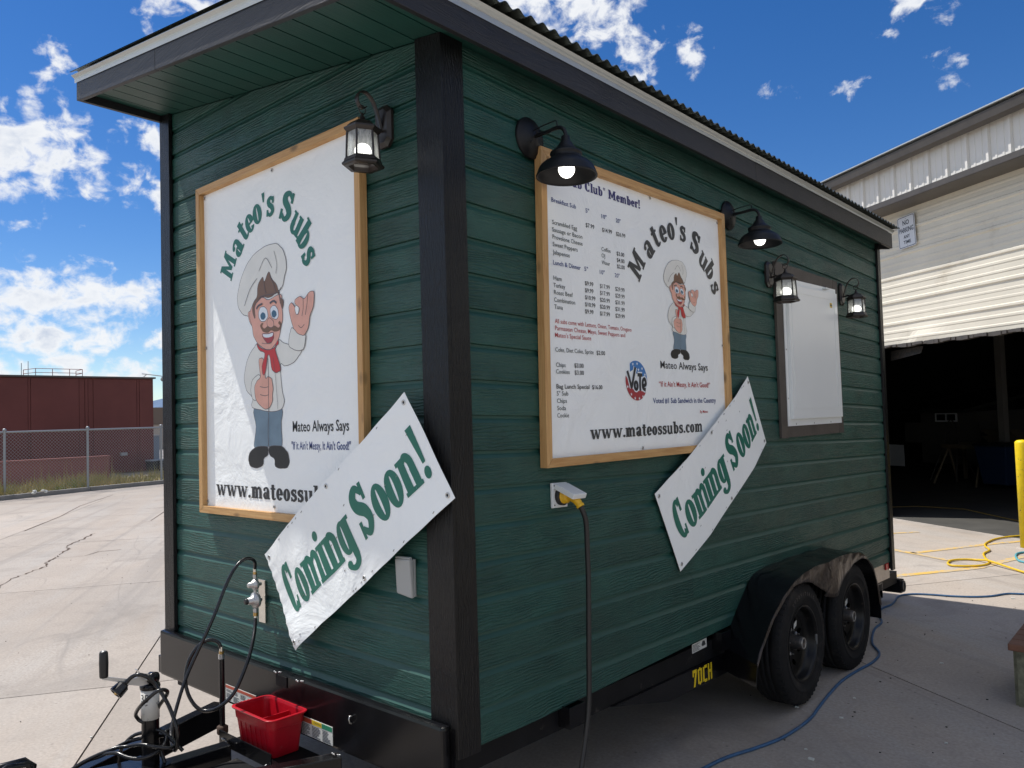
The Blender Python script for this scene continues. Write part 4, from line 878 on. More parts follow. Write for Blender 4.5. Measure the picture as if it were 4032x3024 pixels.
# wheels
def wheel(cy, cx=0.115, cz=.331, sgn=1, det=True):
    w = MB(); X = lambda x: cx + sgn * (x - .115)
    R0 = .333
    tp = [(.018, .205), (.012, .235), (.010, .27), (.014, .30), (.026, .322), (.045, R0 - .003)]
    def L(mb, prof, n, nm, m_, par, sm=True):
        mb = mb or MB(); mb.lathe((0, cy, cz), (1, 0, 0), [(X(x), r) for x, r in prof], n, ref=(0, 0, 1), smooth=sm); return mb.build(nm, m_, par, TR)
    root = MB(); root.lathe((0, cy, cz), (1, 0, 0), [(X(x), r) for x, r in [(.03, .03), (.03, .17), (.09, .175), (.09, .03)]], 32, ref=(0, 0, 1))
    wo = root.build('wheel', 'chassis_dull', tr, TR)
    prof = tp + [(.05, R0), (.058, R0), (.0585, R0 - .008), (.063, R0 - .008), (.0635, R0), (.083, R0 + .001), (.0835, R0 - .008), (.088, R0 - .008), (.0885, R0 + .001), (.112, R0 + .001), (.1125, R0 - .008), (.117, R0 - .008), (.1175, R0 + .001), (.142, R0 + .001), (.1425, R0 - .008), (.147, R0 - .008), (.1475, R0), (.168, R0), (.180, R0 - .004), (.196, .322), (.207, .300), (.2125, .272), (.2120, .262), (.2145, .260), (.2145, .250), (.211, .247), (.206, .222), (.200, .205)]
    ty = L(None, prof, 64, 'tyre', 'tyre', wo)
    if not det: L(None, [(.19, .205), (.15, .19), (.14, .0)], 32, 'rim', 'rim_black', wo); return wo
    # tread sipes on the shoulder
    sp = MB()
    for k in range(56):
        a = 2 * math.pi * k / 56; ca, sa = math.cos(a), math.sin(a); ta, tb = -sa, ca
        q = [(X(.178), R0 - .0015, -.006), (X(.178), R0 - .0015, .006), (X(.2), .3205, .006), (X(.2), .3205, -.006)]
        vv = []
        for (xx, r, o2) in q:
            for rr_ in (r + .0025, r - .006): vv.append((xx, cy + ca * rr_ + ta * o2, cz + sa * rr_ + tb * o2))
        sp.add(vv, [(0, 2, 4, 6), (0, 1, 3, 2), (2, 3, 5, 4), (4, 5, 7, 6), (6, 7, 1, 0)])
    tag(sp.build('tread_block', 'tyre', ty, TR), kind='stuff')
    rim = L(None, [(.201, .2045), (.2035, .2075), (.206, .205), (.204, .199), (.196, .194), (.186, .190), (.160, .186), (.150, .180), (.146, .170), (.140, .160), (.1385, .156)], 48, 'rim', 'rim_black', wo)
    # disc with eight hand holes
    def dish(r): return .1385 - .018 * (1 - ((r - .07) / .09) ** 2) if r > .07 else .128
    dk = MB(); nseg = 96; rings_ = [.156, .145, .140, .134, .128, .122, .116, .108, .10, .085, .07, .055, .042, .034]
    vs = []
    for r in rings_:
        for k in range(nseg): a = 2 * math.pi * k / nseg; vs.append((X(dish(r)), cy + r * math.cos(a), cz + r * math.sin(a)))
    fs = []
    for i in range(len(rings_) - 1):
        for k in range(nseg):
            rm_ = (rings_[i] + rings_[i + 1]) / 2; am = 2 * math.pi * (k + .5) / nseg; ho = False
            for h8 in range(8):
                ah = 2 * math.pi * (h8 + .35) / 8; dd = ((am - ah + math.pi) % (2 * math.pi) - math.pi) * rm_
                if (dd / .016) ** 2 + ((rm_ - .127) / .0165) ** 2 < 1: ho = True
            if not ho: fs.append((i * nseg + k, i * nseg + (k + 1) % nseg, (i + 1) * nseg + (k + 1) % nseg, (i + 1) * nseg + k))
    dk.add(vs, fs, True); dk.build('rim_disc', 'rim_black', wo, TR)
    L(None, [(.122, .043), (.150, .041), (.165, .038), (.185, .036), (.200, .034), (.203, .031), (.203, .024), (.200, .022), (.200, .0)], 28, 'hub', 'hub_grey', wo)
    L(None, [(.2035, .032), (.2055, .030), (.2055, .026), (.2035, .0245)], 28, 'hub_ring', 'steel', wo)
    for k in range(5):
        a = 2 * math.pi * k / 5 + .5; nu = MB(); nu.lathe((0, cy + .068 * math.cos(a), cz + .068 * math.sin(a)), (1, 0, 0), [(X(.120), .0115), (X(.138), .0115), (X(.142), .008), (X(.142), .004), (X(.156), .004), (X(.156), 0)], 6, ref=(0, 0, 1), smooth=False); nu.build('lug_nut', 'steel', wo, TR)
    return wo
w1 = wheel(2.4617); w2 = wheel(3.2857)
# stickers and weight
for (cy, ww, a_, rr_) in ((2.4617, w1, .98, .092), (3.2857, w2, .80, .088)):
    y_ = cy + rr_ * math.cos(a_) ; z_ = .331 + rr_ * math.sin(a_)
    mb = MB(); mb.hexa([(.137, y_ - .022, z_ - .016), (.137, y_ + .016, z_ + .000), (.139, y_ + .016, z_ + .000), (.139, y_ - .022, z_ - .016), (.137, y_ - .018, z_ + .014), (.137, y_ + .020, z_ + .028), (.139, y_ + .020, z_ + .028), (.139, y_ - .018, z_ + .014)]); mb.build('rim_sticker', 'sticker_white', ww, TR)
MB().box(.192, .204, 2.4617 + .192, 2.4617 + .199, .331 - .045, .331 + .012).build('balance_weight', 'zinc', w1, TR, bevel=.002)
for yy_ in (2.4617, 3.2857): wheel(yy_, cx=-2.11, sgn=-1, det=False)
# raised sidewall lettering
mb = MB(); T5 = 'ST205/75R15'
for i, c in enumerate(T5):
    vs_t, fs_t = sans(c, .01); a = math.radians(122 - i * 6.3); r = .258
    w_ = max(v[0] for v in vs_t) - min(v[0] for v in vs_t)
    vv = []
    for (px, py_) in vs_t:
        u = (px - w_ / 2) * .030; v = py_ * .030; rr_ = r + v; aa = a - u / r; vv.append((.2142 - abs(rr_ - .262) * .11, 2.4617 + rr_ * math.cos(aa), .331 + rr_ * math.sin(aa)))
    mb.add(vv, fs_t)
mb.build('lettering', 'hub_grey', w1, TR)

# tongue : two rails, tray, coupler
def beam2(name, p0, p1, w, z0_, z1_, m_='chassis', par=None, bev=.004):
    a = Vector(p0); b_ = Vector(p1); e = (b_ - a).normalized(); n_ = Vector((-e.y, e.x)) * w / 2
    q = [a - n_, b_ - n_, b_ + n_, a + n_]
    return MB().hexa([(v.x, v.y, z0_) for v in q] + [(v.x, v.y, z1_) for v in q]).build(name, m_, par or tr, TR, bevel=bev)
beam2('tongue_rail', (-1.497, -.06), (-1.06, -1.10), .055, .198, .300); beam2('tongue_rail', (-.583, -.06), (-1.02, -1.10), .055, .198, .300)
beam2('tongue_rail', (-1.04, -1.02), (-1.04, -1.30), .075, .205, .295)
MB().hexa([(-1.17, -.80, .3005), (-.91, -.80, .3005), (-.98, -.52, .3005), (-1.10, -.52, .3005), (-1.17, -.80, .308), (-.91, -.80, .308), (-.98, -.52, .308), (-1.10, -.52, .308)]).build('jack_plate', 'chassis', tr, TR)
cpl = MB(); cpl.box(-1.085, -.995, -1.40, -1.28, .26, .36); cpl.build('coupler', 'chassis', tr, TR, bevel=.015)
lv = MB(); lv.tube([(-1.03, -1.10, .42), (-1.03, -1.05, .447), (-1.02, -.985, .449), (-1.01, -.965, .43), (-1.01, -.97, .39)], .014, 8); lv.tube([(-1.0, -1.10, .42), (-1.0, -1.04, .452), (-1.0, -.98, .445), (-1.0, -.97, .39)], .012, 8); lv.build('coupler_latch', 'chassis', tr, TR)
beam2('tongue_crossbar', (-1.062, -.56), (-1.045, -.262), .062, .212, .288); beam2('tongue_crossbar', (-.90, -.56), (-1.20, -.56), .05, .215, .285)
MB().box(-1.12, -.70, -.249, -.066, .262, .268).build('tray_floor', 'chassis_dull', tr, TR)
MB().hexa([(-.985, -.46, .235), (-.80, -.46, .235), (-.72, -.256, .235), (-.985, -.256, .235), (-.985, -.46, .242), (-.80, -.46, .242), (-.72, -.256, .242), (-.985, -.256, .242)]).build('step_plate', 'chassis_dull', tr, TR)
MB().box(-1.130, -.745, -.254, -.250, .262, .318).build('tray_lip', 'chassis', tr, TR, bevel=.0015)
MB().box(-1.130, -.745, -.2498, -.215, .268, .272).build('tray_angle', 'chassis', tr, TR)
for (x_, y_, z_, l_) in ((-1.10, -.258, .288, .035), (-.775, -.262, .272, .03), (-.62, -.07, .300, .05), (-1.02, -.066, .53, .05), (-.86, -.066, .525, .05)):
    wm = MB(); rw = random.Random(int(l_ * 1000))
    for i in range(8): wm.sphere((x_ + l_ * i / 8, y_ + rw.uniform(-.004, .004), z_ + rw.uniform(-.004, .004)), rw.uniform(.002, .004), 7, 5)
    wm.build('weld', 'weld', tr, TR)
mb = MB(); mb.box(-1.01, -.93, -.0665, -.0625, .475, .52); mb.build('weld_patch', 'chassis_dull', tr, TR, bevel=.002)
hk = MB().tube([(-.50, -.064, .462), (-.50, -.074, .464), (-.50, -.078, .454), (-.50, -.074, .440), (-.50, -.066, .436)], .0026, 6).build('hook', 'steel', tr, TR)
# gas stub pipe on tongue
MB().tube([(-1.203, -.2, .285), (-1.203, -.2, .578)], .0115, 12).build('gas_pipe', 'rubber_hose', tr, TR)
MB().lathe((-1.203, -.2, .268), (0, 0, 1), [(0, 0), (0, .02), (.006, .023), (.03, .023), (.036, .015), (.036, 0)], 14).build('pipe_elbow', 'rust', tr, TR)
# warning decals on beam
s1 = MB().box(-1.426, -1.172, -.0640, -.0622, .326, .395).build('warning_decal', 'sticker_white', tr, TR)
MB().box(-1.424, -1.174, -.0648, -.0642, .381, .393).build('red_header', 'sticker_red', s1, TR)
mb = MB()
for c in range(4):
    for r in range(9):
        if random.random() < .85: x0 = -1.420 + c * .061; mb.box(x0, x0 + random.uniform(.03, .052), -.0646, -.0642, .330 + r * .0052, .3325 + r * .0052)
mb.build('print', 'ink_grey', s1, TR)
s2 = MB().box(-.830, -.624, -.0640, -.0622, .322, .392).build('warning_decal', 'sticker_white', tr, TR)
MB().box(-.828, -.760, -.0648, -.0642, .372, .390).build('header', 'sticker_red', s2, TR); MB().box(-.758, -.694, -.0648, -.0642, .372, .390).build('header', 'sticker_yellow', s2, TR); MB().box(-.692, -.626, -.0648, -.0642, .372, .390).build('header', 'sticker_green', s2, TR)
mb = MB(); sansline(mb, 'CAUTION', -.745, .377, .048, .009, lambda a, b, d: (a, d, b), -.0650, .01)
for c in range(3):
    for r in range(8): x0 = -.825 + c * .068; mb.box(x0, x0 + random.uniform(.03, .058), -.0646, -.0642, .326 + r * .0054, .3285 + r * .0054)
mb.build('print', 'ink_grey', s2, TR)

# ---- serving hatch (window with closed white shutter)
ht = MB().box(.0005, .004, 2.78, 3.77, 1.50, 2.50).build('serving_hatch', 'hole', tr, TR)
def q4(o, i_, mb, x0, x1):
    pass
for nm, b4 in (('casing_board', (2.736, 2.827, 1.458, 2.530)), ('casing_board', (3.722, 3.812, 1.487, 2.552))):
    y0, y1, z0_, z1_ = b4; MB().box(.001, .0175, y0, y1, z0_, z1_).build(nm, 'brown_trim', tr, TR, bevel=.0015)
MB().hexa([(.001, 2.828, 1.462), (.016, 2.828, 1.462), (.016, 3.721, 1.485), (.001, 3.721, 1.485), (.001, 2.828, 1.548), (.016, 2.828, 1.548), (.016, 3.721, 1.562), (.001, 3.721, 1.562)]).build('casing_board', 'brown_trim', tr, TR)
MB().hexa([(.001, 2.828, 2.437), (.016, 2.828, 2.437), (.016, 3.721, 2.478), (.001, 3.721, 2.478), (.001, 2.828, 2.530), (.016, 2.828, 2.530), (.016, 3.721, 2.551), (.001, 3.721, 2.551)]).build('casing_board', 'brown_trim', tr, TR)
def quadbox(p, x0, x1): return MB().hexa([(x0, p[0][0], p[0][1]), (x1, p[0][0], p[0][1]), (x1, p[1][0], p[1][1]), (x0, p[1][0], p[1][1]), (x0, p[3][0], p[3][1]), (x1, p[3][0], p[3][1]), (x1, p[2][0], p[2][1]), (x0, p[2][0], p[2][1])])
quadbox([(2.830, 1.530), (3.762, 1.556), (3.752, 2.488), (2.834, 2.445)], .017, .022).build('shutter_flange', 'panel_white', tr, TR)
pn = quadbox([(2.865, 1.572), (3.735, 1.597), (3.722, 2.452), (2.868, 2.410)], .0222, .042).build('shutter', 'panel_white', tr, TR, bevel=.004)
for (a, b_) in (((2.905, 1.640), (3.660, 1.660)), ((2.905, 2.362), (3.660, 2.396))):
    MB().hexa([(.0422, a[0], a[1]), (.0442, a[0], a[1]), (.0442, b_[0], b_[1]), (.0422, b_[0], b_[1]), (.0422, a[0], a[1] + .008), (.0442, a[0], a[1] + .008), (.0442, b_[0], b_[1] + .008), (.0422, b_[0], b_[1] + .008)]).build('shutter_bead', 'panel_white', pn, TR)
for (y_, za, zb) in ((2.905, 1.649, 2.361), (3.652, 1.669, 2.394)): MB().box(.0422, .0442, y_, y_ + .008, za, zb).build('shutter_bead', 'panel_white', pn, TR)
MB().box(.0422, .0430, 3.575, 3.615, 2.340, 2.372).build('sticker', 'sticker_yellow', pn, TR)
MB().box(.0431, .0434, 3.580, 3.610, 2.350, 2.362).build('sticker_print', 'ink_black', pn, TR)
MB().box(.0225, .0500, 3.50, 3.56, 2.458, 2.468).build('latch', 'white_plastic', pn, TR)
for y_, z_ in ((2.845, 1.70), (2.845, 2.0), (2.845, 2.3), (2.95, 1.545), (3.25, 1.553), (3.55, 1.562), (3.74, 1.75), (3.74, 2.05), (3.735, 2.35)): MB().lathe((.022, y_, z_), (1, 0, 0), [(0, .006), (.002, .005), (.003, 0)], 8).build('screw', 'steel', tr, TR)

# ================================================================ SIGNS
def lumber(parent, quad, T_, put, w, d0, d1, mv, mh):
    """four mitred sticks, quad = outer corners TL, TR, BR, BL"""
    c = [Vector(q) for q in quad]; cen = sum(c, Vector((0, 0))) / 4; inn = []
    for i in range(4):
        a, b_, p = c[(i - 1) % 4], c[(i + 1) % 4], c[i]; e1 = (a - p).normalized(); e2 = (b_ - p).normalized(); inn.append(p + (e1 + e2) * w / max(.5, e1.cross(e2) if isinstance(e1.cross(e2), float) else 1))
    for i in range(4):
        j = (i + 1) % 4; g_ = .0006
        o0, o1, i1, i0 = c[i], c[j], inn[j], inn[i]; e = (o1 - o0).normalized() * g_
        P = [o0 + e, o1 - e, i1 - e, i0 + e]
        MB().hexa([put(p.x, p.y, d0) for p in P] + [put(p.x, p.y, d1) for p in P]).build('frame_stick', mh if i % 2 == 0 else mv, parent, TR, bevel=.0018)
    return inn
fx = lambda a, b, d: (a, -d, b); sx = lambda a, b, d: (d, a, b)
def sheet(parent, name, quad, put, d, nx=22, ny=22, amp=.0015, m_='vinyl', th=.0012, sd=1):
    c = [Vector(q) for q in quad]; rs = random.Random(sd); ph = [rs.uniform(0, 6) for _ in range(6)]; vs = []
    for i in range(nx + 1):
        for j in range(ny + 1):
            u, v = i / nx, j / ny; p = c[3].lerp(c[2], u).lerp(c[0].lerp(c[1], u), v)
            dz = amp * (math.sin(u * 9 + v * 5 + ph[0]) + .6 * math.sin(v * 17 - u * 6 + ph[1]) + .4 * math.sin(u * 23 + v * 11 + ph[2])); vs.append(put(p.x, p.y, d + dz))
    m_b = MB(); ny1 = ny + 1; m_b.add(vs, [(i * ny1 + j, (i + 1) * ny1 + j, (i + 1) * ny1 + j + 1, i * ny1 + j + 1) for i in range(nx) for j in range(ny)], True)
    return m_b.build(name, m_, parent, TR)
def grom(parent, put, a, b, d, r=.0085):
    ax = Vector(put(0, 0, 1)) - Vector(put(0, 0, 0)); MB().lathe(put(a, b, d), ax, [(0, r), (.0018, r * .92), (.0022, r * .75), (.0016, r * .55), (.0004, r * .5)], 14).build('grommet', 'grommet', parent, TR)
    MB().lathe(put(a, b, d), ax, [(.0006, r * .5), (.0006, 0)], 12).build('grommet_hole', 'hole', parent, TR)
# chef artwork (plain cartoon cook), coordinates in mm around (0,0)
CH = {
'hat': [(-151,144),(-206,150),(-251,185),(-263,235),(-238,301),(-190,363),(-125,406),(-35,430),(59,430),(108,401),(132,361),(138,314),(121,275),(98,232),(27,218),(-77,212),(-113,188)],
'face': [(-160,145),(-131,190),(-95,215),(-42,208),(1,193),(94,205),(100,154),(104,98),(89,63),(71,19),(20,-18),(-23,-20),(-83,4),(-127,46),(-141,95)],
'ear': [(-141,95),(-161,117),(-172,152),(-154,162),(-129,150),(-127,94)],
'hair': [(-95,219),(-84,270),(-48,299),(-31,278),(4,315),(29,279),(62,251),(78,221),(90,192),(113,175),(105,144),(89,173),(69,218),(1,205),(-51,214),(-95,196),(-117,179),(-115,126),(-132,152),(-131,190)],
'eyel': [(-80,122),(-83,146),(-70,166),(-43,168),(-18,153),(-10,124),(-28,107),(-59,106)], 'eyer': [(16,126),(11,150),(25,162),(47,162),(67,146),(74,120),(61,105),(32,110)],
'pupl': [(-66,121),(-69,135),(-53,145),(-34,139),(-27,123),(-42,112),(-59,114)], 'pupr': [(24,121),(21,135),(35,145),(53,139),(61,123),(47,112),(31,114)],
'nose': [(-11,82),(-14,100),(3,114),(32,98),(36,79),(16,72)],
'stache': [(-64,73),(-72,88),(-59,98),(-46,95),(-56,85),(-39,72),(-3,82),(16,72),(43,77),(73,65),(86,73),(73,85),(82,93),(96,81),(93,63),(76,52),(42,51),(15,59),(-12,51),(-47,58)],
'mouth': [(-56,49),(-4,46),(30,48),(35,27),(14,7),(-14,6),(-39,24)], 'teeth': [(-52,48),(-4,45),(29,47),(26,34),(-4,30),(-40,34)],
'scarf': [(-101,10),(-66,-12),(-15,-25),(37,-20),(68,10),(71,-4),(45,-25),(84,-111),(58,-126),(20,-111),(2,-50),(-15,-48),(-35,-117),(-52,-130),(-60,-92),(-36,-37),(-84,-15)],
'jacket': [(-97,10),(-137,-11),(-184,-55),(-214,-131),(-197,-189),(-144,-230),(-150,-268),(-57,-285),(11,-291),(78,-284),(106,-253),(89,-193),(81,-92),(125,-100),(182,-90),(230,-58),(238,-40),(183,-36),(152,-16),(104,-2),(71,12),(45,-25),(-15,-25)],
'cuff': [(178,54),(162,33),(152,-16),(191,-38),(254,-42),(275,10),(248,16),(217,26)],
'hand': [(198,39),(179,72),(164,110),(157,143),(174,159),(197,142),(208,123),(223,104),(236,129),(208,150),(202,167),(238,178),(271,165),(307,187),(333,188),(338,174),(331,127),(304,86),(292,43),(255,11),(225,23)],
'handhole': [(208,144),(228,134),(226,114),(213,107),(202,128)],
'thumb': [(-85,-62),(-64,-56),(-47,-70),(-36,-145),(-10,-142),(12,-151),(18,-171),(23,-195),(17,-218),(16,-245),(-5,-272),(-40,-279),(-83,-261),(-117,-231),(-125,-183),(-106,-156),(-74,-138),(-81,-100)],
'cuff2': [(-93,-128),(-142,-149),(-157,-191),(-144,-230),(-112,-236),(-121,-188),(-106,-156),(-79,-138)],
'legl': [(-136,-273),(-23,-289),(-28,-444),(-115,-449),(-141,-439),(-121,-354)], 'legr': [(-14,-291),(87,-284),(79,-357),(82,-434),(57,-446),(-19,-444)],
'shoel': [(-124,-447),(-36,-444),(-28,-476),(-64,-495),(-73,-523),(-118,-536),(-171,-530),(-188,-506),(-178,-473)], 'shoer': [(-14,-444),(73,-441),(122,-466),(136,-502),(120,-529),(70,-534),(29,-526),(22,-494),(-15,-476)]}
ORD = [('legl', 'p_jeans', 'trouser_leg'), ('legr', 'p_jeans', 'trouser_leg'), ('shoel', 'p_shoe', 'shoe'), ('shoer', 'p_shoe', 'shoe'), ('jacket', 'p_white', 'jacket'), ('hat', 'p_white', 'hat'), ('ear', 'p_skin', 'ear'), ('face', 'p_skin', 'face'), ('hair', 'p_hair', 'hair'),
       ('eyel', 'p_eye', 'eye'), ('eyer', 'p_eye', 'eye'), ('pupl', 'p_iris', 'pupil'), ('pupr', 'p_iris', 'pupil'), ('mouth', 'p_brick', 'mouth'), ('teeth', 'p_eye', 'teeth'), ('stache', 'p_hair', 'moustache'), ('nose', 'p_skin', 'nose'),
       ('cuff2', 'p_white', 'cuff'), ('thumb', 'p_skin', 'hand'), ('hand', 'p_skin', 'hand'), ('handhole', 'vinyl', 'gap'), ('cuff', 'p_white', 'cuff'), ('scarf', 'p_red', 'scarf')]
def round_poly(P, n=4):
    P2 = [Vector((p[0], p[1], 0)) for p in P]; N = len(P2); R_ = []
    for i in range(N):
        p0, p1, p2, p3 = P2[(i - 1) % N], P2[i], P2[(i + 1) % N], P2[(i + 2) % N]
        for k in range(n): t = k / n; v = .5 * ((2 * p1) + (p2 - p0) * t * .9 + (2 * p0 - 5 * p1 + 4 * p2 - p3) * t * t + (3 * p1 - p0 - 3 * p2 + p3) * t ** 3); R_.append((v.x, v.y))
    return R_
def chef(parent, ox, oz, kx, kz, put, d0):
    d = d0
    art = MB(); art.flat([[(-1, -1), (1, -1), (0, 1)]], lambda a, b, dd: put(ox + a * .001, oz - .1 + b * .001, dd), d0); art = art.build('cook_picture', 'p_white', parent, TR)
    for key, m_, nm in ORD:
        P = round_poly(CH[key]); c = (sum(p[0] for p in P) / len(P), sum(p[1] for p in P) / len(P))
        line = []
        for i, p in enumerate(P):
            a = P[(i + 1) % len(P)]; b_ = P[i - 1]; n_ = Vector((a[1] - b_[1], -(a[0] - b_[0]))); n_ = n_.normalized() if n_.length else Vector((0, 0)); line.append(n_)
        ar = sum(P[i][0] * P[(i + 1) % len(P)][1] - P[(i + 1) % len(P)][0] * P[i][1] for i in range(len(P))); sg = 1 if ar > 0 else -1
        O = [(p[0] + sg * n_.x * 2.6, p[1] + sg * n_.y * 2.6) for p, n_ in zip(P, line)]
        mp = lambda a, b, dd: put(ox + a * .001 * kx, oz + b * .001 * kz, dd)
        if key not in ('pupl', 'pupr', 'teeth', 'stache'):
            L_ = O + [O[0]]; I_ = [(p[0] - sg * n_.x * 1.2, p[1] - sg * n_.y * 1.2) for p, n_ in zip(P, line)]; I_ = I_ + [I_[0]]; n2 = len(L_)
            MB().add([mp(a, b, d) for a, b in L_] + [mp(a, b, d) for a, b in I_], [(i, i + 1, n2 + i + 1, n2 + i) for i in range(n2 - 1)]).build('outline', 'p_line', art, TR)
        d += .00006; MB().flat([P], mp, d).build(nm, m_, art, TR); d += .00006
    for seg_, ww in (([(-13, -60), (-11, -150), (-13, -290)], 3), ([(-75, 330), (-20, 380), (30, 330)], 2.5), ([(-200, 190), (-150, 260), (-90, 300)], 3), ([(60, 300), (70, 340), (50, 400)], 2.5), ([(-15, -300), (-18, -440)], 2), ([(-100, 165), (-80, 178), (-50, 182)], 9), ([(10, 178), (40, 184), (62, 172)], 9), ([(-80, -180), (-40, -186), (-14, -184)], 2.5), ([(-80, -215), (-40, -222), (-10, -218)], 2.5), ([(262, 168), (262, 130), (252, 96)], 2.6), ([(296, 180), (288, 136), (276, 98)], 2.6), ([(225, 60), (245, 48), (268, 60)], 2.4), ([(60, 215), (45, 250), (12, 300)], 2.4), ([(-20, 225), (-30, 250), (-35, 280)], 2.4), ([(-120, 170), (-60, 215), (60, 214), (100, 235)], 2.6), ([(-60, 10), (-20, 4), (20, 8)], 2), ([(30, -60), (46, -150), (60, -284)], 2)):
        ln = MB(); S3 = stroke(seg_, [ww] * len(seg_)); n2 = len(S3[1]); mp = lambda a, b, dd: put(ox + a * .001 * kx, oz + b * .001 * kz, dd)
        ln.add([mp(a, b, d) for a, b in S3[1]] + [mp(a, b, d) for a, b in S3[2]], [(i, i + 1, n2 + i + 1, n2 + i) for i in range(n2 - 1)]); d += .00002; ln.build('crease', 'p_line', art, TR)
    return art
# ---- front framed banner
fb_ = tag(empty('framed_sign', (-1.06, -.02, 1.14), TR), "tall white Mateo's Subs sign with a cartoon cook, pine framed, on the front wall", 'sign')
inn = lumber(fb_, [(-1.700, 2.702), (-.421, 2.706), (-.429, 1.146), (-1.702, 1.142)], TR, fx, .033, .002, .037, 'pine_v', 'pine_h')
sheet(fb_, 'banner_sheet', [(-1.672, 2.674), (-.449, 2.678), (-.457, 1.174), (-1.674, 1.170)], fx, .0112, 30, 34, .0005, sd=3)
mb = MB(); fo = .0126
for c, x_, z_, an, k_ in (('M', -1.425, 2.287, 62, .080), ('a', -1.353, 2.365, 52, .086), ('t', -1.302, 2.425, 42, .086), ('e', -1.250, 2.457, 30, .086), ('o', -1.185, 2.487, 16, .088), ("'", -1.130, 2.487, 5, .088), ('s', -1.078, 2.500, -6, .086), ('S', -.957, 2.457, -26, .088), ('u', -.882, 2.385, -42, .088), ('b', -.834, 2.318, -53, .086), ('s', -.800, 2.238, -66, .088)):
    mb = MB(); slabat(mb, c, x_, z_ , math.radians(an), k_, 1.25 if c != 'M' else 1.05, fx, fo); mb.build('letter', 'ink_green', fb_, TR)
mb = MB(); slabline(mb, 'www.mateossubs.com', -1.580, 1.125, 1.229, .050, fx, fo); mb.build('lettering', 'ink_black', fb_, TR); mb = MB(); sansline(mb, 'Mateo Always Says', -.935, 1.520, .385, .046, fx, fo, .012); mb.build('lettering', 'ink_black', fb_, TR)
mb = MB(); sansline(mb, '"If it Ain\'t Messy, It Ain\'t Good!"', -.946, 1.446, .405, .034, fx, fo, .012); mb.build('lettering', 'ink_blue', fb_, TR)
chef(fb_, -1.1, 1.9, 1, 1, fx, fo)
for a, b_ in ((-1.655, 2.655), (-1.660, 1.928), (-1.664, 1.196), (-1.086, 1.199), (-.470, 1.93), (-1.06, 2.655), (-.47, 2.655)): grom(fb_, fx, a, b_, .0125, .009)
# ---- side menu board
mn = tag(empty('menu_board', (.02, 1.26, 1.37), TR), "wide Mateo's Subs menu board with prices in a pine frame on the long side wall", 'menu board')
lumber(mn, [(.4915, 2.622), (2.0513, 2.672), (2.0545, 1.412), (.4694, 1.3686)], TR, sx, .034, .002, .037, 'pine_v', 'pine_h')
sheet(mn, 'banner_sheet', [(.515, 2.596), (2.025, 2.644), (2.028, 1.438), (.498, 1.395)], sx, .0112, 30, 26, .0005, sd=8)
items = [('Breakfast Sub','b',.578,2.425,.163),('5"','b',.808,2.429,.026),('10"','b',.925,2.428,.038),('20"','b',1.035,2.432,.037),('$7.99','kb',.806,2.367,.062),('$14.99','kb',.926,2.37,.075),('$26.99','kb',1.033,2.372,.074),
('Scrambled Egg','k',.579,2.335,.165),('Sausage or Bacon','k',.577,2.305,.202),('Provolone Cheese','k',.578,2.276,.201),('Sweet Peppers','k',.578,2.246,.165),('Jalapenos','k',.576,2.214,.112),('Coffee','k',.916,2.284,.069),('OJ','k',.915,2.256,.026),('Water','k',.915,2.226,.062),
('$3.00','kb',1.032,2.284,.061),('$4.00','kb',1.032,2.255,.061),('$2.00','kb',1.032,2.227,.061),('Lunch & Dinner','b',.577,2.172,.183),('5"','b',.786,2.178,.026),('10"','b',.897,2.181,.037),('20"','b',1.011,2.184,.038),
('Ham','k',.576,2.11,.053),('Turkey','k',.574,2.081,.076),('Roast Beef','k',.576,2.053,.124),('Combination','k',.575,2.023,.139),('Tuna','k',.575,1.995,.055)]
for i, row in enumerate((('$9.99', '$17.99', '$29.99'), ('$9.99', '$17.99', '$29.99'), ('$10.99', '$20.99', '$31.99'), ('$10.99', '$20.99', '$31.99'), ('$9.99', '$17.99', '$29.99'))):
    for j, t_ in enumerate(row): items.append((t_, 'kb', (.787, .895, 1.011)[j] - .0015 * i, 2.118 + .003 * j - .0297 * i, .060 if len(t_) == 5 else .074))
items += [('All subs come with Lettuce, Onion, Tomato, Oregano','r',.576,1.938,.554),('Parmasean Cheese, Mayo, Sweet Peppers and','r',.576,1.91,.501),("Mateo's Special Sauce",'r',.574,1.882,.244),('Coke, Diet Coke, Sprite','k',.573,1.824,.259),('$2.00','kb',.853,1.831,.063),('Chips','k',.574,1.764,.062),('$3.00','kb',.695,1.768,.063),('Cookies','k',.573,1.737,.089),('$3.00','kb',.695,1.739,.063),
('Bag Lunch Special','kb',.573,1.678,.221),('$16.00','kb',.813,1.684,.075),('5" Sub','k',.573,1.65,.075),('Chips','k',.573,1.621,.064),('Soda','k',.573,1.592,.056),('Cookie','k',.572,1.563,.076),
('Mateo Always Says','K2',1.369,1.803,.47),('\u201cIf it Ain\u2019t Messy, It Ain\u2019t Good!\u201d','R2',1.35,1.716,.508),('Voted #1 Sub Sandwich in the Country','B2',1.291,1.636,.622),('By Mateo','R3',1.739,1.597,.083)]
bufs = {}
for t_, c, a, b_, w_ in items:
    m_, cap, bo = {'k': ('ink_print', .0185, .004), 'kb': ('ink_black', .0185, .010), 'b': ('ink_blue', .019, .010), 'r': ('ink_red', .019, .002), 'K2': ('ink_black', .037, .010), 'R2': ('ink_red', .026, .010), 'B2': ('ink_blue', .026, .012), 'R3': ('ink_red', .014, .01)}[c]
    mb = MB(); sansline(mb, t_, a, b_, w_, cap, sx, .0128, bo, .028); mb.build('lettering', m_, mn, TR)
tilt = lambda a, b, d: sx(a, b + .03 * (a - 1.2), d)
mb = MB(); slabline(mb, '"S', .665, .13, 2.525, .026, tilt, .0128) if False else None
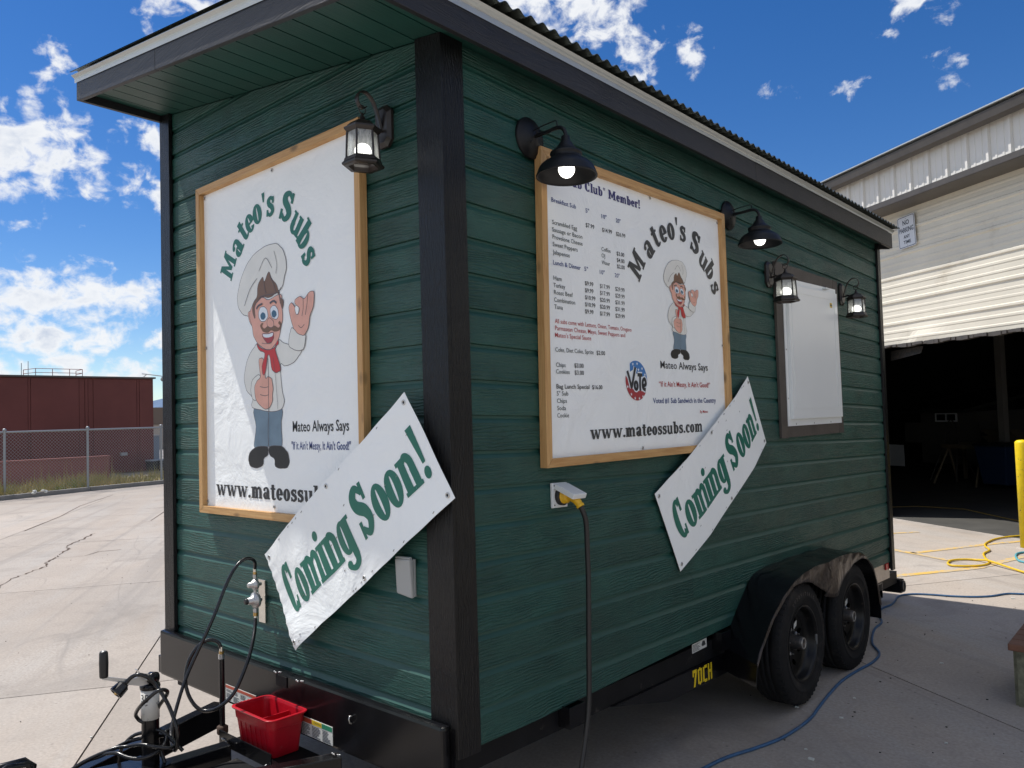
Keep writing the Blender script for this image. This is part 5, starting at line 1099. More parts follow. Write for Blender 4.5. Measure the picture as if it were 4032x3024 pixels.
slabline(mb, '"Sub Club" Member!', .655, .584, 2.533, .0275, tilt, .0128); mb.build('lettering', 'ink_navy', mn, TR)
mb = MB(); slabline(mb, 'www.mateossubs.com', .789, .966, 1.4865, .040, tilt, .0128); mb.build('lettering', 'ink_grey', mn, TR)
for c, y_, z_, an, k_ in (('M', 1.208, 2.258, 58, .078), ('a', 1.306, 2.357, 47, .080), ('t', 1.370, 2.418, 38, .080), ('e', 1.440, 2.455, 27, .080), ('o', 1.515, 2.481, 14, .080), ("'", 1.575, 2.485, 6, .080), ('s', 1.630, 2.490, -5, .078), ('S', 1.752, 2.452, -22, .080), ('u', 1.834, 2.386, -40, .080), ('b', 1.898, 2.340, -52, .078), ('s', 1.950, 2.262, -64, .078)):
    mb = MB(); slabat(mb, c, y_, z_, math.radians(an), k_, 1.34 if c != 'M' else 1.14, sx, .0128); mb.build('letter', 'ink_grey', mn, TR)
chef(mn, 1.575, 2.128, .56, .505, sx, .0128)
# VOTE badge
bd = MB(); R_ = .090; bc = (1.157, 1.735); ring_ = lambda a0, a1, r0, r1, n_=20: [(bc[0] + r1 * math.cos(math.radians(a0 + (a1 - a0) * i / n_)), bc[1] + r1 * .99 * math.sin(math.radians(a0 + (a1 - a0) * i / n_))) for i in range(n_ + 1)] 
up_ = [(bc[0] + R_ * math.cos(math.radians(a)), bc[1] + R_ * math.sin(math.radians(a))) for a in range(-8, 132, 7)] + [(1.105, 1.772), (1.135, 1.785), (1.15, 1.765), (1.175, 1.77), (1.21, 1.755), (1.235, 1.74)]
lo_ = [(bc[0] + R_ * math.cos(math.radians(a)), bc[1] + R_ * math.sin(math.radians(a))) for a in range(168, 333, 8)] + [(1.225, 1.685), (1.19, 1.69), (1.14, 1.695), (1.105, 1.705), (1.085, 1.74)]
b1_ = MB().flat([up_], sx, .0127).build('badge', 'p_blue', mn, TR); MB().flat([lo_], sx, .01272).build('badge_lower', 'p_brick', b1_, TR)
stt = MB()
for (a, b_) in ((1.13, 1.808), (1.165, 1.812), (1.175, 1.785), (1.205, 1.792), (1.228, 1.765), (1.082, 1.705), (1.11, 1.672), (1.14, 1.655), (1.175, 1.655), (1.205, 1.665)):
    P = [];
    for i in range(10): r_ = .0085 if i % 2 == 0 else .0036; an = math.pi / 2 + i * math.pi / 5; P.append((a + r_ * math.cos(an), b_ + r_ * math.sin(an)))
    stt.flat([P], sx, .0131)
stt.build('star', 'p_eye', b1_, TR)
vt = MB()
for S3 in ([(1.082, 1.775), (1.098, 1.74), (1.112, 1.70)], [(1.148, 1.795), (1.130, 1.745), (1.112, 1.70)], [(1.205, 1.762), (1.165, 1.762)], [(1.186, 1.76), (1.183, 1.715), (1.184, 1.690)], [(1.205, 1.712), (1.232, 1.722), (1.225, 1.745), (1.207, 1.735), (1.207, 1.705), (1.230, 1.695)]):
    for wdt, dd, mm in ((.028, .0133, 0), (.016, .0136, 1)):
        q = stroke(S3, [wdt] * len(S3)); n2 = len(q[1]); tgt = vt if mm else bd; tgt.add([sx(a, b_, dd + (.00003 * len(tgt.f) % .0002)) for a, b_ in q[1]] + [sx(a, b_, dd + (.00003 * len(tgt.f) % .0002)) for a, b_ in q[2]], [(i, i + 1, n2 + i + 1, n2 + i) for i in range(n2 - 1)])
oo = ring(1.150, 1.712, .021, .024, .013, .013); vt.add([sx(a, b_, .0138) for a, b_ in oo[1]] + [sx(a, b_, .0138) for a, b_ in oo[2]], [(i, i + 1, 27 + i + 1, 27 + i) for i in range(26)])
oo = ring(1.150, 1.712, .027, .030, .025, .025); bd.add([sx(a, b_, .01345) for a, b_ in oo[1]] + [sx(a, b_, .01345) for a, b_ in oo[2]], [(i, i + 1, 27 + i + 1, 27 + i) for i in range(26)])
bd.build('badge_halo', 'p_eye', b1_, TR); vt.build('lettering', 'ink_black', b1_, TR)
for a, b_ in ((1.33, 2.605), (.53, 2.0), (1.19, 1.432), (2.008, 2.62), (2.012, 1.96), (.53, 2.575)): grom(mn, sx, a, b_, .0125, .008)
# ---- the two Coming Soon banners
def coming(name, label, quad, put, dbase, dfun, sd):
    """quad BL, BR, TR, TL in wall coordinates"""
    BLc, BRc, TRc, TLc = [Vector(q) for q in quad]
    e = tag(empty(name, put(*(((BLc + TRc) / 2)), dbase), TR), label, 'banner', 'white Coming Soon banners stapled across the trailer')
    L_ = (BRc - BLc).length; H_ = (TLc - BLc).length
    def P(u, v, dd):                                       # u,v in metres along banner
        q = BLc.lerp(BRc, u / L_).lerp(TLc.lerp(TRc, u / L_), v / H_); return put(q.x, q.y, dd + dfun(u, v))
    m_b = MB(); nx, ny = 70, 26; vs = []
    for i in range(nx + 1):
        for j in range(ny + 1): vs.append(P(L_ * i / nx, H_ * j / ny, dbase))
    n1 = ny + 1; base_n = len(vs); vs += [P(L_ * i / nx, H_ * j / ny, dbase - .0012) for i in range(nx + 1) for j in range(ny + 1)]
    fs = [(i * n1 + j, (i + 1) * n1 + j, (i + 1) * n1 + j + 1, i * n1 + j + 1) for i in range(nx) for j in range(ny)]
    fs += [tuple(base_n + q for q in f[::-1]) for f in fs]
    m_b.add(vs, fs, True); m_b.build('banner_sheet', 'vinyl', e, TR)
    t = MB(); dd = dbase + .0010
    for c, x0, w_ in (('C', .068, .086), ('o', .159, .087), ('m', .246, .138), ('i', .372, .048), ('n', .424, .100), ('g', .525, .104), ('S', .674, .096), ('o', .786, .088), ('o', .874, .091), ('n', .968, .100), ('!', 1.079, .044)):
        k = w_ / G[c][0] * L_ / 1.164
        t = MB(); glyph(t, c, lambda a, b, q, x0=x0, k=k: ((x0 * L_ / 1.164) + a * k, .123 + b * .1395, q), dd)
        t2 = MB()
        for f in t.f:
            st_ = [tuple(t.v[f[0]]) and (t.v[f[0]], t.v[f[j]], t.v[f[j + 1]]) for j in range(1, len(f) - 1)]
            while st_:
                A, B, C_ = st_.pop(); e_ = [(math.dist(A[:2], B[:2]), 0), (math.dist(B[:2], C_[:2]), 1), (math.dist(C_[:2], A[:2]), 2)]; m_ = max(e_)
                if m_[0] < .02: t2.add([P(*A), P(*B), P(*C_)], [(0, 1, 2)]); continue
                if m_[1] == 1: A, B, C_ = B, C_, A
                elif m_[1] == 2: A, B, C_ = C_, A, B
                mid = tuple((a + b) / 2 for a, b in zip(A, B)); st_ += [(A, mid, C_), (mid, B, C_)]
        t2.build('letter', 'ink_green', e, TR)
    for (u, v) in ((.024, .026), (.022, H_ - .026), (L_ - .024, .026), (L_ - .024, H_ - .028), (L_ * .5, .018), (L_ * .5, H_ - .02)):
        o = Vector(P(u, v, dbase + .0008)); ax = Vector(put(0, 0, 1)) - Vector(put(0, 0, 0))
        MB().lathe(o, ax, [(0, .0105), (.002, .0095), (.0024, .0075), (.0016, .0055), (.0005, .005)], 16).build('grommet', 'grommet', e, TR); MB().lathe(o, ax, [(.0007, .0052), (.0007, 0)], 12).build('grommet_hole', 'hole', e, TR)
    rs = random.Random(sd)
    for i in range(26):
        u, v = rs.uniform(.05, L_ - .05), rs.choice((.008, .012, H_ - .010, H_ - .014, rs.uniform(.02, H_ - .02))) if i < 20 else rs.uniform(.03, H_ - .03)
        a = Vector(P(u, v, dbase + .0012)); b_ = Vector(P(u + .010, v + .003, dbase + .0012)); MB().tube([a, b_], .0011, 4).build('staple', 'staple', e, TR)
    return e
def d_front(u, v):
    f = 0.0
    edge = min(u, 1.164 - u, v, .438 - v)
    f += .003 * math.sin(u * 9 + v * 7) + .0016 * math.sin(u * 31 - v * 22)
    lowc = max(0, 1 - math.hypot(u, v) / .42)
    f += .026 * lowc ** 2 * math.sin(v * 13 + u * 9 + .6) + .0022 * max(0, 1 - u / .07) * math.sin(v * 120)
    f += -.026 * max(0, 1 - u / .25)                       # bottom end falls back towards the wall
    return f
coming('coming_soon_banner', 'white Coming Soon! banner slanting over the black corner post and the tall front sign', [(-.8939, .6309), (.0641, 1.2923), (-.1675, 1.6512), (-1.1381, .9942)], fx, .055, d_front, 1)
def d_side(u, v): return .0012 * math.sin(u * 10 + v * 6) - .030 * max(0, 1 - u / .30) * (1 - .3 * v) - .024 * max(0, (u - .93) / .25) + .0008 * math.sin(u * 40) * (1 if v > .4 else 0)
coming('coming_soon_banner', 'white Coming Soon! banner slanting across the lower right corner of the menu board', [(1.483, .8373), (2.508, 1.4362), (2.2944, 1.8099), (1.269, 1.2194)], sx, .0425, d_side, 2)

# ================================================================ LAMPS
def lantern(label, T2, s=1.0, plate_dz=0.0, grp='black hexagonal carriage lanterns with lit bulbs'):
    """T2(out, along, up) -> trailer coordinates, plate centre at (0,0,0)"""
    e = tag(empty('wall_lantern', T2(0, 0, -.18 * s), TR), label, 'lantern', grp)
    TT = lambda p: TR(T2(p[0] * s, p[1] * s, p[2] * s))
    def plat(h, w, hh, c): return [(h, -w, -hh + c), (h, -w + c, -hh), (h, w - c, -hh), (h, w, -hh + c), (h, w, hh - c), (h, w - c, hh), (h, -w + c, hh), (h, -w, hh - c)]
    mb = MB(); L1_ = plat(0, .046, .078, .024); L2_ = plat(.012, .046, .078, .024); L3_ = plat(.022, .032, .062, .018); vs = L1_ + L2_ + L3_
    mb.add(vs, [(i, (i + 1) % 8, 8 + (i + 1) % 8, 8 + i) for i in range(8)] + [(8 + i, 8 + (i + 1) % 8, 16 + (i + 1) % 8, 16 + i) for i in range(8)] + [tuple(range(16, 24)), tuple(range(8))[::-1]]); mb.build('wall_plate', 'lamp_bronze', e, TT)
    # ribbon scroll
    O = .108; path = cat([(.016, -.035), (.026, -.005), (.040, .040), (.062, .083), (.092, .103), (.118, .096), (.130, .070), (.120, .048), (.104, .043), (.094, .052)], 5)
    mb = MB(); vs = []
    for i, p in enumerate(path):
        w_ = .0095
        for sg in (-1, 1): vs.append((p.x, sg * w_, p.y))
        for sg in (-1, 1):
            a = path[min(i + 1, len(path) - 1)] - path[max(i - 1, 0)]; n_ = Vector((-a.y, a.x)).normalized() * .003; vs.append((p.x + n_.x, sg * w_, p.y + n_.y))
    fs = []
    for i in range(len(path) - 1): a = 4 * i; b_ = a + 4; fs += [(a, a + 1, b_ + 1, b_), (a + 2, b_ + 2, b_ + 3, a + 3), (a, b_, b_ + 2, a + 2), (a + 1, a + 3, b_ + 3, b_ + 1)]
    mb.add(vs, fs, True); mb.build('scroll_arm', 'lamp_bronze', e, TT)
    mb = MB(); mb.tube([(.018, 0, -.02), (.05, 0, -.012), (.07, 0, -.02), (O - .03, 0, -.022)], .006, 8); mb.build('lower_arm', 'lamp_bronze', e, TT)
    mb = MB(); mb.tube([(O + .015 * math.cos(a), 0, .036 + .016 * math.sin(a)) for a in [i * math.pi / 8 for i in range(17)]], .0018, 6, False); mb.build('ring', 'lamp_bronze', e, TT)
    hexp = lambda prof, nm, m_, sm=False: MB().lathe((O, 0, 0), (0, 0, 1), prof, 6, ref=(math.cos(math.pi / 6), math.sin(math.pi / 6), 0), smooth=sm).build(nm, m_, e, TT)
    MB().lathe((O, 0, 0), (0, 0, 1), [(.024, 0), (.022, .006), (.012, .005), (.008, .010), (0, .009), (-.004, .016), (-.008, .018)], 14).build('finial', 'lamp_bronze', e, TT)
    hexp([(-.006, .010), (-.008, .026), (-.016, .044), (-.026, .054), (-.032, .058), (-.035, .067), (-.041, .067), (-.050, .059), (-.052, .056), (-.052, .050)], 'lamp_roof', 'lamp_bronze')
    hexp([(-.142, .058), (-.145, .064), (-.150, .067), (-.158, .069), (-.166, .077), (-.172, .076), (-.176, .070), (-.176, .054), (-.160, .052), (-.150, .054), (-.144, .052)], 'lamp_base', 'lamp_bronze')
    for k in range(6):
        a = math.pi / 6 + k * math.pi / 3; a2 = a + math.pi / 3; r0, r1 = .0555, .0595; bar = MB(); c0 = (O + r0 * math.cos(a), r0 * math.sin(a), -.052); c1 = (O + r1 * math.cos(a), r1 * math.sin(a), -.144); bar.tube([c0, c1], .0042, 6); bar.build('bar', 'lamp_bronze', e, TT)
        q = []
        for aa, rr_, z_ in ((a, r0, -.052), (a2, r0, -.052), (a2, r1, -.143), (a, r1, -.143)): q.append((O + (rr_ - .002) * math.cos(aa), (rr_ - .002) * math.sin(aa), z_))
        MB().add(q, [(0, 1, 2, 3)]).build('pane', 'seeded_glass', e, TT)
    b0 = MB().lathe((O, 0, 0), (0, 0, 1), [(-.050, .012), (-.085, .013), (-.088, .018)], 12).build('socket', 'lamp_black', e, TT)
    bl = MB(); bl.sphere((O, 0, -.116), .0305, 18, 12, (1, 1, .9)); bl.build('bulb', 'bulb', e, TT)
    return e
lantern('bronze hexagonal lantern lit beside the top right corner of the tall front sign', lambda o, a, u: (-.305 + a, -o, 2.641 + u))
lantern('bronze hexagonal lantern lit at the upper left corner of the white serving hatch', lambda o, a, u: (o, 2.667 + a, 2.437 + u))
lantern('bronze hexagonal lantern lit to the right of the serving hatch near the rear post', lambda o, a, u: (o, 3.918 + a, 2.477 + u))
def barn(label, y0, z0_):
    e = tag(empty('barn_lamp', (.178, y0, z0_ - .19), TR), label, 'barn lamp', 'black barn lamps over the menu board')
    TT = lambda p: TR((p[0], y0 + p[1], z0_ + p[2]))
    MB().lathe((0, 0, 0), (1, 0, 0), [(0, .080), (.008, .080), (.012, .077), (.014, .070), (.020, .066), (.024, .045), (.026, .042), (.030, .020), (.034, .012), (.036, 0)], 32).build('wall_plate', 'lamp_black', e, TT)
    for a in (.9, 4.0): MB().sphere((.027, .030 * math.cos(a), .030 * math.sin(a)), .006, 8, 6).build('screw_cap', 'lamp_black', e, TT)
    MB().tube(cat([(.030, 0, .0), (.09, 0, .002), (.138, 0, .005), (.165, 0, -.002), (.179, 0, -.022), (.181, 0, -.045)], 5), .0075, 12).build('gooseneck', 'lamp_black', e, TT)
    MB().tube([(.020, -.004, .022), (.080, -.004, .030), (.136, -.002, .034), (.141, 0, .031), (.143, 0, .005)], .0024, 6).build('brace_wire', 'lamp_black', e, TT)
    MB().lathe((.180, 0, 0), (0, 0, 1), [(-.036, .010), (-.038, .016), (-.056, .017), (-.060, .022), (-.074, .030), (-.088, .042), (-.096, .052), (-.100, .0595), (-.106, .061), (-.110, .0575), (-.126, .0575), (-.130, .068), (-.138, .084), (-.150, .098), (-.165, .107), (-.180, .112), (-.187, .1155), (-.191, .1150), (-.1905, .1105), (-.180, .108), (-.150, .094), (-.135, .075), (-.118, .054), (-.105, .03), (-.104, .0)], 48).build('shade', 'lamp_black', e, TT)
    bl = MB(); bl.sphere((.180, 0, -.163), .031, 20, 12, (1, 1, 1.05)); bl.lathe((.180, 0, 0), (0, 0, 1), [(-.108, .014), (-.130, .018), (-.150, .0285)], 20); bl.build('bulb', 'bulb', e, TT)
    return e
barn('black barn lamp over the top left corner of the menu board, nearest the corner post', .462, 2.650)
barn('black barn lamp at the top right corner of the menu board', 2.162, 2.692)
# small real lights inside the lit lamps
for (p, pw) in (((-.305, -.108, 2.50), .35), ((.108, 2.667, 2.30), .3), ((.108, 3.918, 2.34), .3)):
    pass

# ================================================================ FITTINGS ON THE WALLS
inl = tag(empty('power_inlet', (.01, .573, 1.21), TR), 'white square power inlet with raised flip lid on the side wall below the menu board', 'power inlet')
MB().box(.001, .013, .526, .620, 1.211, 1.308).build('wall_plate', 'white_plastic', inl, TR, bevel=.003)
MB().lathe((.013, .575, 1.256), (1, 0, 0), [(0, .036), (.016, .036), (.018, .033), (.018, .028)], 28).build('collar', 'rubber', inl, TR)
lid = MB(); a0 = Vector((.020, 1.306)); a1 = Vector((.112, 1.268)); dn = Vector((-.0085, -.020))
lid.hexa([(a0.x, .534, a0.y), (a1.x, .534, a1.y), (a1.x, .618, a1.y), (a0.x, .618, a0.y), (a0.x + dn.x, .534, a0.y + dn.y), (a1.x + dn.x, .534, a1.y + dn.y), (a1.x + dn.x, .618, a1.y + dn.y), (a0.x + dn.x, .618, a0.y + dn.y)]); lid.build('lid', 'white_plastic', inl, TR, bevel=.004)
for y_, z_ in ((.537, 1.297), (.537, 1.222)): MB().lathe((.013, y_, z_), (1, 0, 0), [(0, .003), (.0015, .003), (.0015, 0)], 8).build('screw', 'hole', inl, TR)
pc = tag(empty('power_cable', (.1, .6, 0), TR), 'thick black power cable with a yellow angled plug hanging from the white inlet', 'cable')
MB().lathe((.024, .575, 1.256), (1, 0, 0), [(0, .0), (0, .029), (.010, .029), (.011, .027), (.022, .027), (.030, .022), (.034, .012), (.034, 0)], 26).build('plug_body', 'yellow_plastic', pc, TR)
MB().tube(cat([(.042, .575, 1.257), (.066, .577, 1.256), (.086, .580, 1.242), (.100, .583, 1.224)], 4), [.018, .018, .018, .018, .018, .018, .018, .017, .016, .0155, .015, .0145, .014][:13], 14).build('plug_neck', 'yellow_plastic', pc, TR)
MB().tube([(.099, .5828, 1.2255), (.104, .584, 1.2175)], .0165, 14).build('plug_cap', 'yellow_plastic', pc, TR)
MB().tube(cat([(.103, .584, 1.219), (.110, .594, 1.190), (.112, .605, 1.150), (.109, .610, 1.06), (.109, .611, .95), (.109, .605, .80), (.109, .598, .66), (.109, .590, .50), (.109, .570, .39), (.109, .540, .29), (.115, .49, .17), (.14, .42, .075), (.2, .30, .06), (.34, .12, .062), (.6, -.1, .065)], 6), .0105, 12).build('cord', 'rubber', pc, TR)
oc = tag(empty('outlet_cover', (-.235, -.01, .93), TR), 'grey flip-up outlet cover on the front wall below the slanting banner', 'outlet cover')
MB().box(-.274, -.194, -.010, -.001, .930, 1.062).build('back_plate', 'grey_plastic', oc, TR, bevel=.002)
MB().hexa([(-.279, -.022, .935), (-.199, -.022, .925), (-.194, -.0105, .925), (-.274, -.0105, .935), (-.276, -.030, 1.060), (-.196, -.030, 1.063), (-.194, -.0105, 1.063), (-.274, -.0105, 1.060)]).build('cover', 'grey_plastic', oc, TR, bevel=.006)
MB().tube([(-.274, -.022, 1.064), (-.196, -.022, 1.066)], .005, 10).build('hinge', 'grey_plastic', oc, TR)
rg_ = tag(empty('gas_regulator', (-1.2, -.02, .69), TR), 'silver two-stage gas regulator on a metal strip with black hoses on the front wall', 'gas regulator')
MB().box(-1.232, -1.180, -.008, -.001, .690, .876).build('mounting_strip', 'bright_steel', rg_, TR, bevel=.001)
MB().lathe((-1.190, -.050, .862), (0, -1, 0), [(-.03, .008), (-.012, .010), (-.010, .022), (-.004, .024), (.004, .024), (.008, .020), (.016, .013), (.030, .011), (.032, .009), (.032, 0)], 22).build('upper_body', 'cast_alu', rg_, TR)
MB().lathe((-1.190, -.050, .795), (0, -1, 0), [(-.03, .010), (-.016, .014), (-.012, .032), (-.004, .034), (.004, .034), (.008, .028), (.018, .017), (.034, .014), (.036, .012), (.036, .0)], 26).build('lower_body', 'cast_alu', rg_, TR)
MB().lathe((-1.190, -.086, .795), (0, -1, 0), [(0, .0125), (.010, .0125), (.012, .010), (.012, 0)], 18).build('cap', 'rubber', rg_, TR)
MB().tube([(-1.190, -.048, .74), (-1.190, -.048, .905)], .0075, 10).build('stem_pipe', 'cast_alu', rg_, TR)
for (z_, r_, h_, m_) in ((.893, .0095, .012, 'zinc'), (.906, .0085, .012, 'brass'), (.745, .0105, .014, 'zinc'), (.728, .0105, .014, 'brass')): MB().lathe((-1.190, -.048, z_), (0, 0, 1), [(0, 0), (0, r_), (h_, r_), (h_, 0)], 6, smooth=False).build('fitting', m_, rg_, TR)
MB().tube([(-1.189, -.0485, .716), (-1.190, -.048, .729)], .0078, 10).build('crimp', 'bright_steel', rg_, TR); MB().tube([(-1.189, -.0485, .917), (-1.188, -.049, .935)], .0078, 10).build('crimp', 'bright_steel', rg_, TR)
hA = [(-1.188, -.049, .930), (-1.165, -.062, .962), (-1.153, -.087, .981), (-1.146, -.117, .985), (-1.141, -.149, .972), (-1.136, -.185, .936), (-1.133, -.222, .873), (-1.129, -.258, .799), (-1.13, -.295, .726), (-1.141, -.332, .648), (-1.145, -.369, .576), (-1.125, -.406, .520), (-1.100, -.443, .456), (-1.062, -.478, .408), (-1.025, -.498, .379), (-.975, -.515, .364), (-.93, -.528, .370), (-.895, -.537, .399), (-.878, -.543, .445), (-.888, -.548, .488), (-.923, -.555, .541), (-.965, -.564, .582), (-.983, -.578, .612), (-.988, -.601, .637), (-1.0, -.623, .648), (-1.02, -.642, .640), (-1.025, -.662, .620)]
h1 = tag(empty('gas_hose', (-1.1, -.3, .4), TR), 'long black gas hose from the regulator down to the jack, ending in a black knob', 'hose')
MB().tube(cat(hA, 4), .0071, 10).build('hose_tube', 'rubber_hose', h1, TR)
mb = MB(); kd = Vector((.02, -.74, -.55)).normalized(); mb.lathe(Vector((-1.026, -.662, .620)), kd, [(-.004, .006), (.002, .014), (.008, .022), (.040, .0255), (.044, .024), (.044, .019), (.028, .017), (.028, 0)], 14, smooth=False); mb.build('knob', 'rubber_hose', h1, TR)
mb = MB(); mb.lathe(Vector((-1.026, -.662, .618)) + kd * .030, kd, [(0, .008), (.012, .007), (.016, .004), (.016, 0)], 10); mb.build('brass_nose', 'brass', h1, TR)
hB = [(-1.190, -.049, .718), (-1.160, -.070, .682), (-1.118, -.107, .633), (-1.095, -.14, .580), (-1.089, -.173, .52), (-1.087, -.207, .466), (-1.094, -.24, .433), (-1.118, -.273, .408), (-1.158, -.298, .398), (-1.190, -.318, .412), (-1.224, -.331, .450), (-1.243, -.336, .501), (-1.252, -.327, .552), (-1.249, -.309, .601), (-1.244, -.281, .637), (-1.236, -.253, .654), (-1.222, -.226, .655), (-1.207, -.208, .640), (-1.203, -.2, .612)]
h2 = tag(empty('gas_hose', (-1.15, -.2, .4), TR), 'shorter black gas hose looping from the regulator to the upright tongue pipe', 'hose')
MB().tube(cat(hB, 5), .0076, 10).build('hose_tube', 'rubber_hose', h2, TR)
for (z_, r_, h_, m_) in ((.576, .0135, .020, 'zinc'), (.596, .0105, .012, 'brass')): MB().lathe((-1.203, -.2, z_), (0, 0, 1), [(0, 0), (0, r_), (h_, r_), (h_, 0)], 6, smooth=False).build('fitting', m_, h2, TR)
MB().tube([(-1.203, -.2, .607), (-1.204, -.2005, .626)], .0088, 10).build('crimp', 'bright_steel', h2, TR)

# ---- tongue jack
jk = tag(empty('tongue_jack', (-1.0, -.59, .0), TR), 'black trailer jack with a chipped white sleeve and a silver crank handle', 'jack')
JX, JY = -1.04, -.568
MB().tube([(JX, JY, .03), (JX, JY, .30)], .024, 16).build('inner_tube', 'steel', jk, TR)
MB().lathe((JX, JY, .0), (0, 0, 1), [(.0, 0), (.0, .07), (.008, .07), (.03, .03)], 20).build('foot', 'chassis_dull', jk, TR)
MB().tube([(JX, JY, .16), (JX, JY, .588)], .0305, 24).build('outer_tube', 'chassis', jk, TR)
slv = MB().lathe((JX, JY, 0), (0, 0, 1), [(.470, .0308), (.470, .0318), (.578, .0318), (.578, .0308)], 28).build('white_sleeve', 'chip_paint', jk, TR)
mb = MB()
vs_t, fs_t = sans('35', .012); cdir = math.atan2(CW.y - JY, CW.x - JX) + .0
vv = []
for (px, py_) in vs_t:
    th = cdir - 1.18 + (px * .034) / .032; vv.append((JX + .0325 * math.cos(th), JY + .0325 * math.sin(th), .536 + py_ * .040))
mb.add(vv, fs_t); mb.build('lettering', 'ink_black', slv, TR)
MB().lathe((JX, JY, 0), (0, 0, 1), [(.578, .034), (.588, .036), (.594, .034), (.598, .02), (.598, 0)], 24).build('top_cap', 'chassis', jk, TR)
mb = MB(); mb.lathe((JX + .014, JY + .006, .616), (.83, .55, 0), [(-.014, 0), (-.014, .023), (.012, .023), (.012, 0)], 20); mb.build('gear_housing', 'chassis', jk, TR)
mb = MB(); Cn = Vector((JX + .012, JY - .020, .618)); 
arm = [(-.012, .018), (.004, .022), (.020, .017), (.055, .013), (.10, .028), (.135, .040), (.150, .040), (.150, .033), (.10, .014), (.06, -.006), (.02, -.019), (-.012, -.018), (-.022, 0)]
ad = Vector((-.06, -.998, 0))
mb.prism(arm, lambda a, b, d: tuple(Cn + ad * a + Vector((0, 0, b)) + Vector((.995, -.10, 0)) * d), .0, .005); mb.build('crank_arm', 'zinc', jk, TR)
MB().sphere(tuple(Cn + Vector((.007, 0, 0))), .0065, 10, 6).build('pivot_bolt', 'steel', jk, TR)
hp = Cn + ad * .143
hp = hp + Vector((0, 0, .028))
MB().lathe((hp.x, hp.y, hp.z + .010), (0, 0, 1), [(0, 0), (0, .0135), (.006, .0145), (.05, .0155), (.085, .0145), (.090, .0125), (.092, .010), (.092, 0)], 20).build('handle_grip', 'rubber', jk, TR)
MB().lathe((hp.x, hp.y, hp.z + .101), (0, 0, 1), [(0, .008), (.002, .007), (.003, 0)], 12).build('handle_bolt', 'steel', jk, TR)
MB().hexa([(JX - .01, JY - .03, .630), (JX + .01, JY - .03, .630), (JX + .01, JY - .028, .630), (JX - .01, JY - .028, .630), (JX - .014, JY - .05, .658), (JX + .008, JY - .05, .658), (JX + .008, JY - .048, .658), (JX - .014, JY - .048, .658)]).build('tab', 'zinc', jk, TR)
# ---- wiring loops on the tongue
for nm, lb, P in (('wiring_cable', 'black wiring cable looped round the white sleeve of the jack', [(-1.005, -.53, .30), (-1.04, -.54, .38), (-1.06, -.54, .44), (-1.03, -.545, .50), (-.96, -.55, .555), (-.905, -.565, .592), (-.886, -.59, .610), (-.892, -.612, .606), (-.918, -.634, .578), (-.962, -.640, .545), (-1.022, -.628, .505), (-1.046, -.612, .480), (-1.040, -.600, .466), (-1.02, -.57, .45)]),
                  ('wiring_cable', 'black wiring cable coiled low round the foot of the jack over the tongue', [(-1.04, -.53, .42), (-.99, -.535, .418), (-.94, -.56, .405), (-.915, -.590, .394), (-.91, -.63, .385), (-.93, -.66, .380), (-.965, -.684, .384), (-1.006, -.70, .392), (-1.048, -.716, .385), (-1.075, -.735, .372), (-1.10, -.77, .36), (-1.12, -.82, .33), (-1.16, -.9, .25), (-1.2, -1.0, .15)]),
                  ('wiring_cable', 'black wiring cable running from the left rail up towards the jack', [(-1.20, -.62, .20), (-1.16, -.63, .33), (-1.10, -.61, .40), (-1.05, -.58, .42), (-1.0, -.55, .43), (-.95, -.53, .40), (-.93, -.5, .36)]),
                  ('wiring_cable', 'black wiring cable bundled on the tongue plate behind the jack', [(-1.15, -.86, .30), (-1.10, -.78, .36), (-1.05, -.70, .395), (-1.02, -.66, .40), (-.97, -.63, .41), (-.92, -.60, .405), (-.90, -.56, .395), (-.93, -.53, .39), (-1.0, -.52, .40), (-1.06, -.56, .395), (-1.09, -.62, .39), (-1.06, -.69, .39)])):
    tag(MB().tube(cat(P, 4), .0068, 8).build(nm, 'rubber_hose', None, TR), lb, 'cable', 'black cables wound round the trailer tongue')
# ---- red bucket
bk = tag(empty('red_bucket', (-.92, -.19, .27), TR), 'red plastic divided cleaning bucket standing on the tongue tray', 'bucket')
def rr(cx, cy, hx, hy, r, z, n=5):
    P = []
    for (sx_, sy_, a0_) in ((1, 1, 0), (-1, 1, 90), (-1, -1, 180), (1, -1, 270)):
        for i in range(n + 1): a = math.radians(a0_ + 90 * i / n); P.append((cx + sx_ * (hx - r) + r * math.cos(a), cy + sy_ * (hy - r) + r * math.sin(a), z))
    return P
bcx, bcy = -.925, -.150; zt_ = .424; zb_ = .272
lv_ = [rr(bcx, bcy, .122, .062, .02, zb_), rr(bcx, bcy, .131, .073, .025, zb_ + .09), rr(bcx, bcy, .133, .076, .026, zb_ + .108), rr(bcx, bcy, .137, .079, .028, zb_ + .110), rr(bcx, bcy, .140, .082, .03, zt_ - .008), rr(bcx, bcy, .149, .090, .034, zt_ - .007), rr(bcx, bcy, .151, .092, .035, zt_ - .002), rr(bcx, bcy, .149, .090, .034, zt_), rr(bcx, bcy, .140, .081, .03, zt_), rr(bcx, bcy, .136, .078, .028, zt_ - .01), rr(bcx, bcy, .120, .060, .02, zb_ + .004)]
mb = MB(); n_ = len(lv_[0]); vs = [p for L_ in lv_ for p in L_]; mb.add(vs, [(i * n_ + k, i * n_ + (k + 1) % n_, (i + 1) * n_ + (k + 1) % n_, (i + 1) * n_ + k) for i in range(len(lv_) - 1) for k in range(n_)], False); mb.add(lv_[0], [tuple(range(n_))[::-1]]); mb.add(lv_[-1], [tuple(range(n_))]); mb.build('body', 'bucket_red', bk, TR)
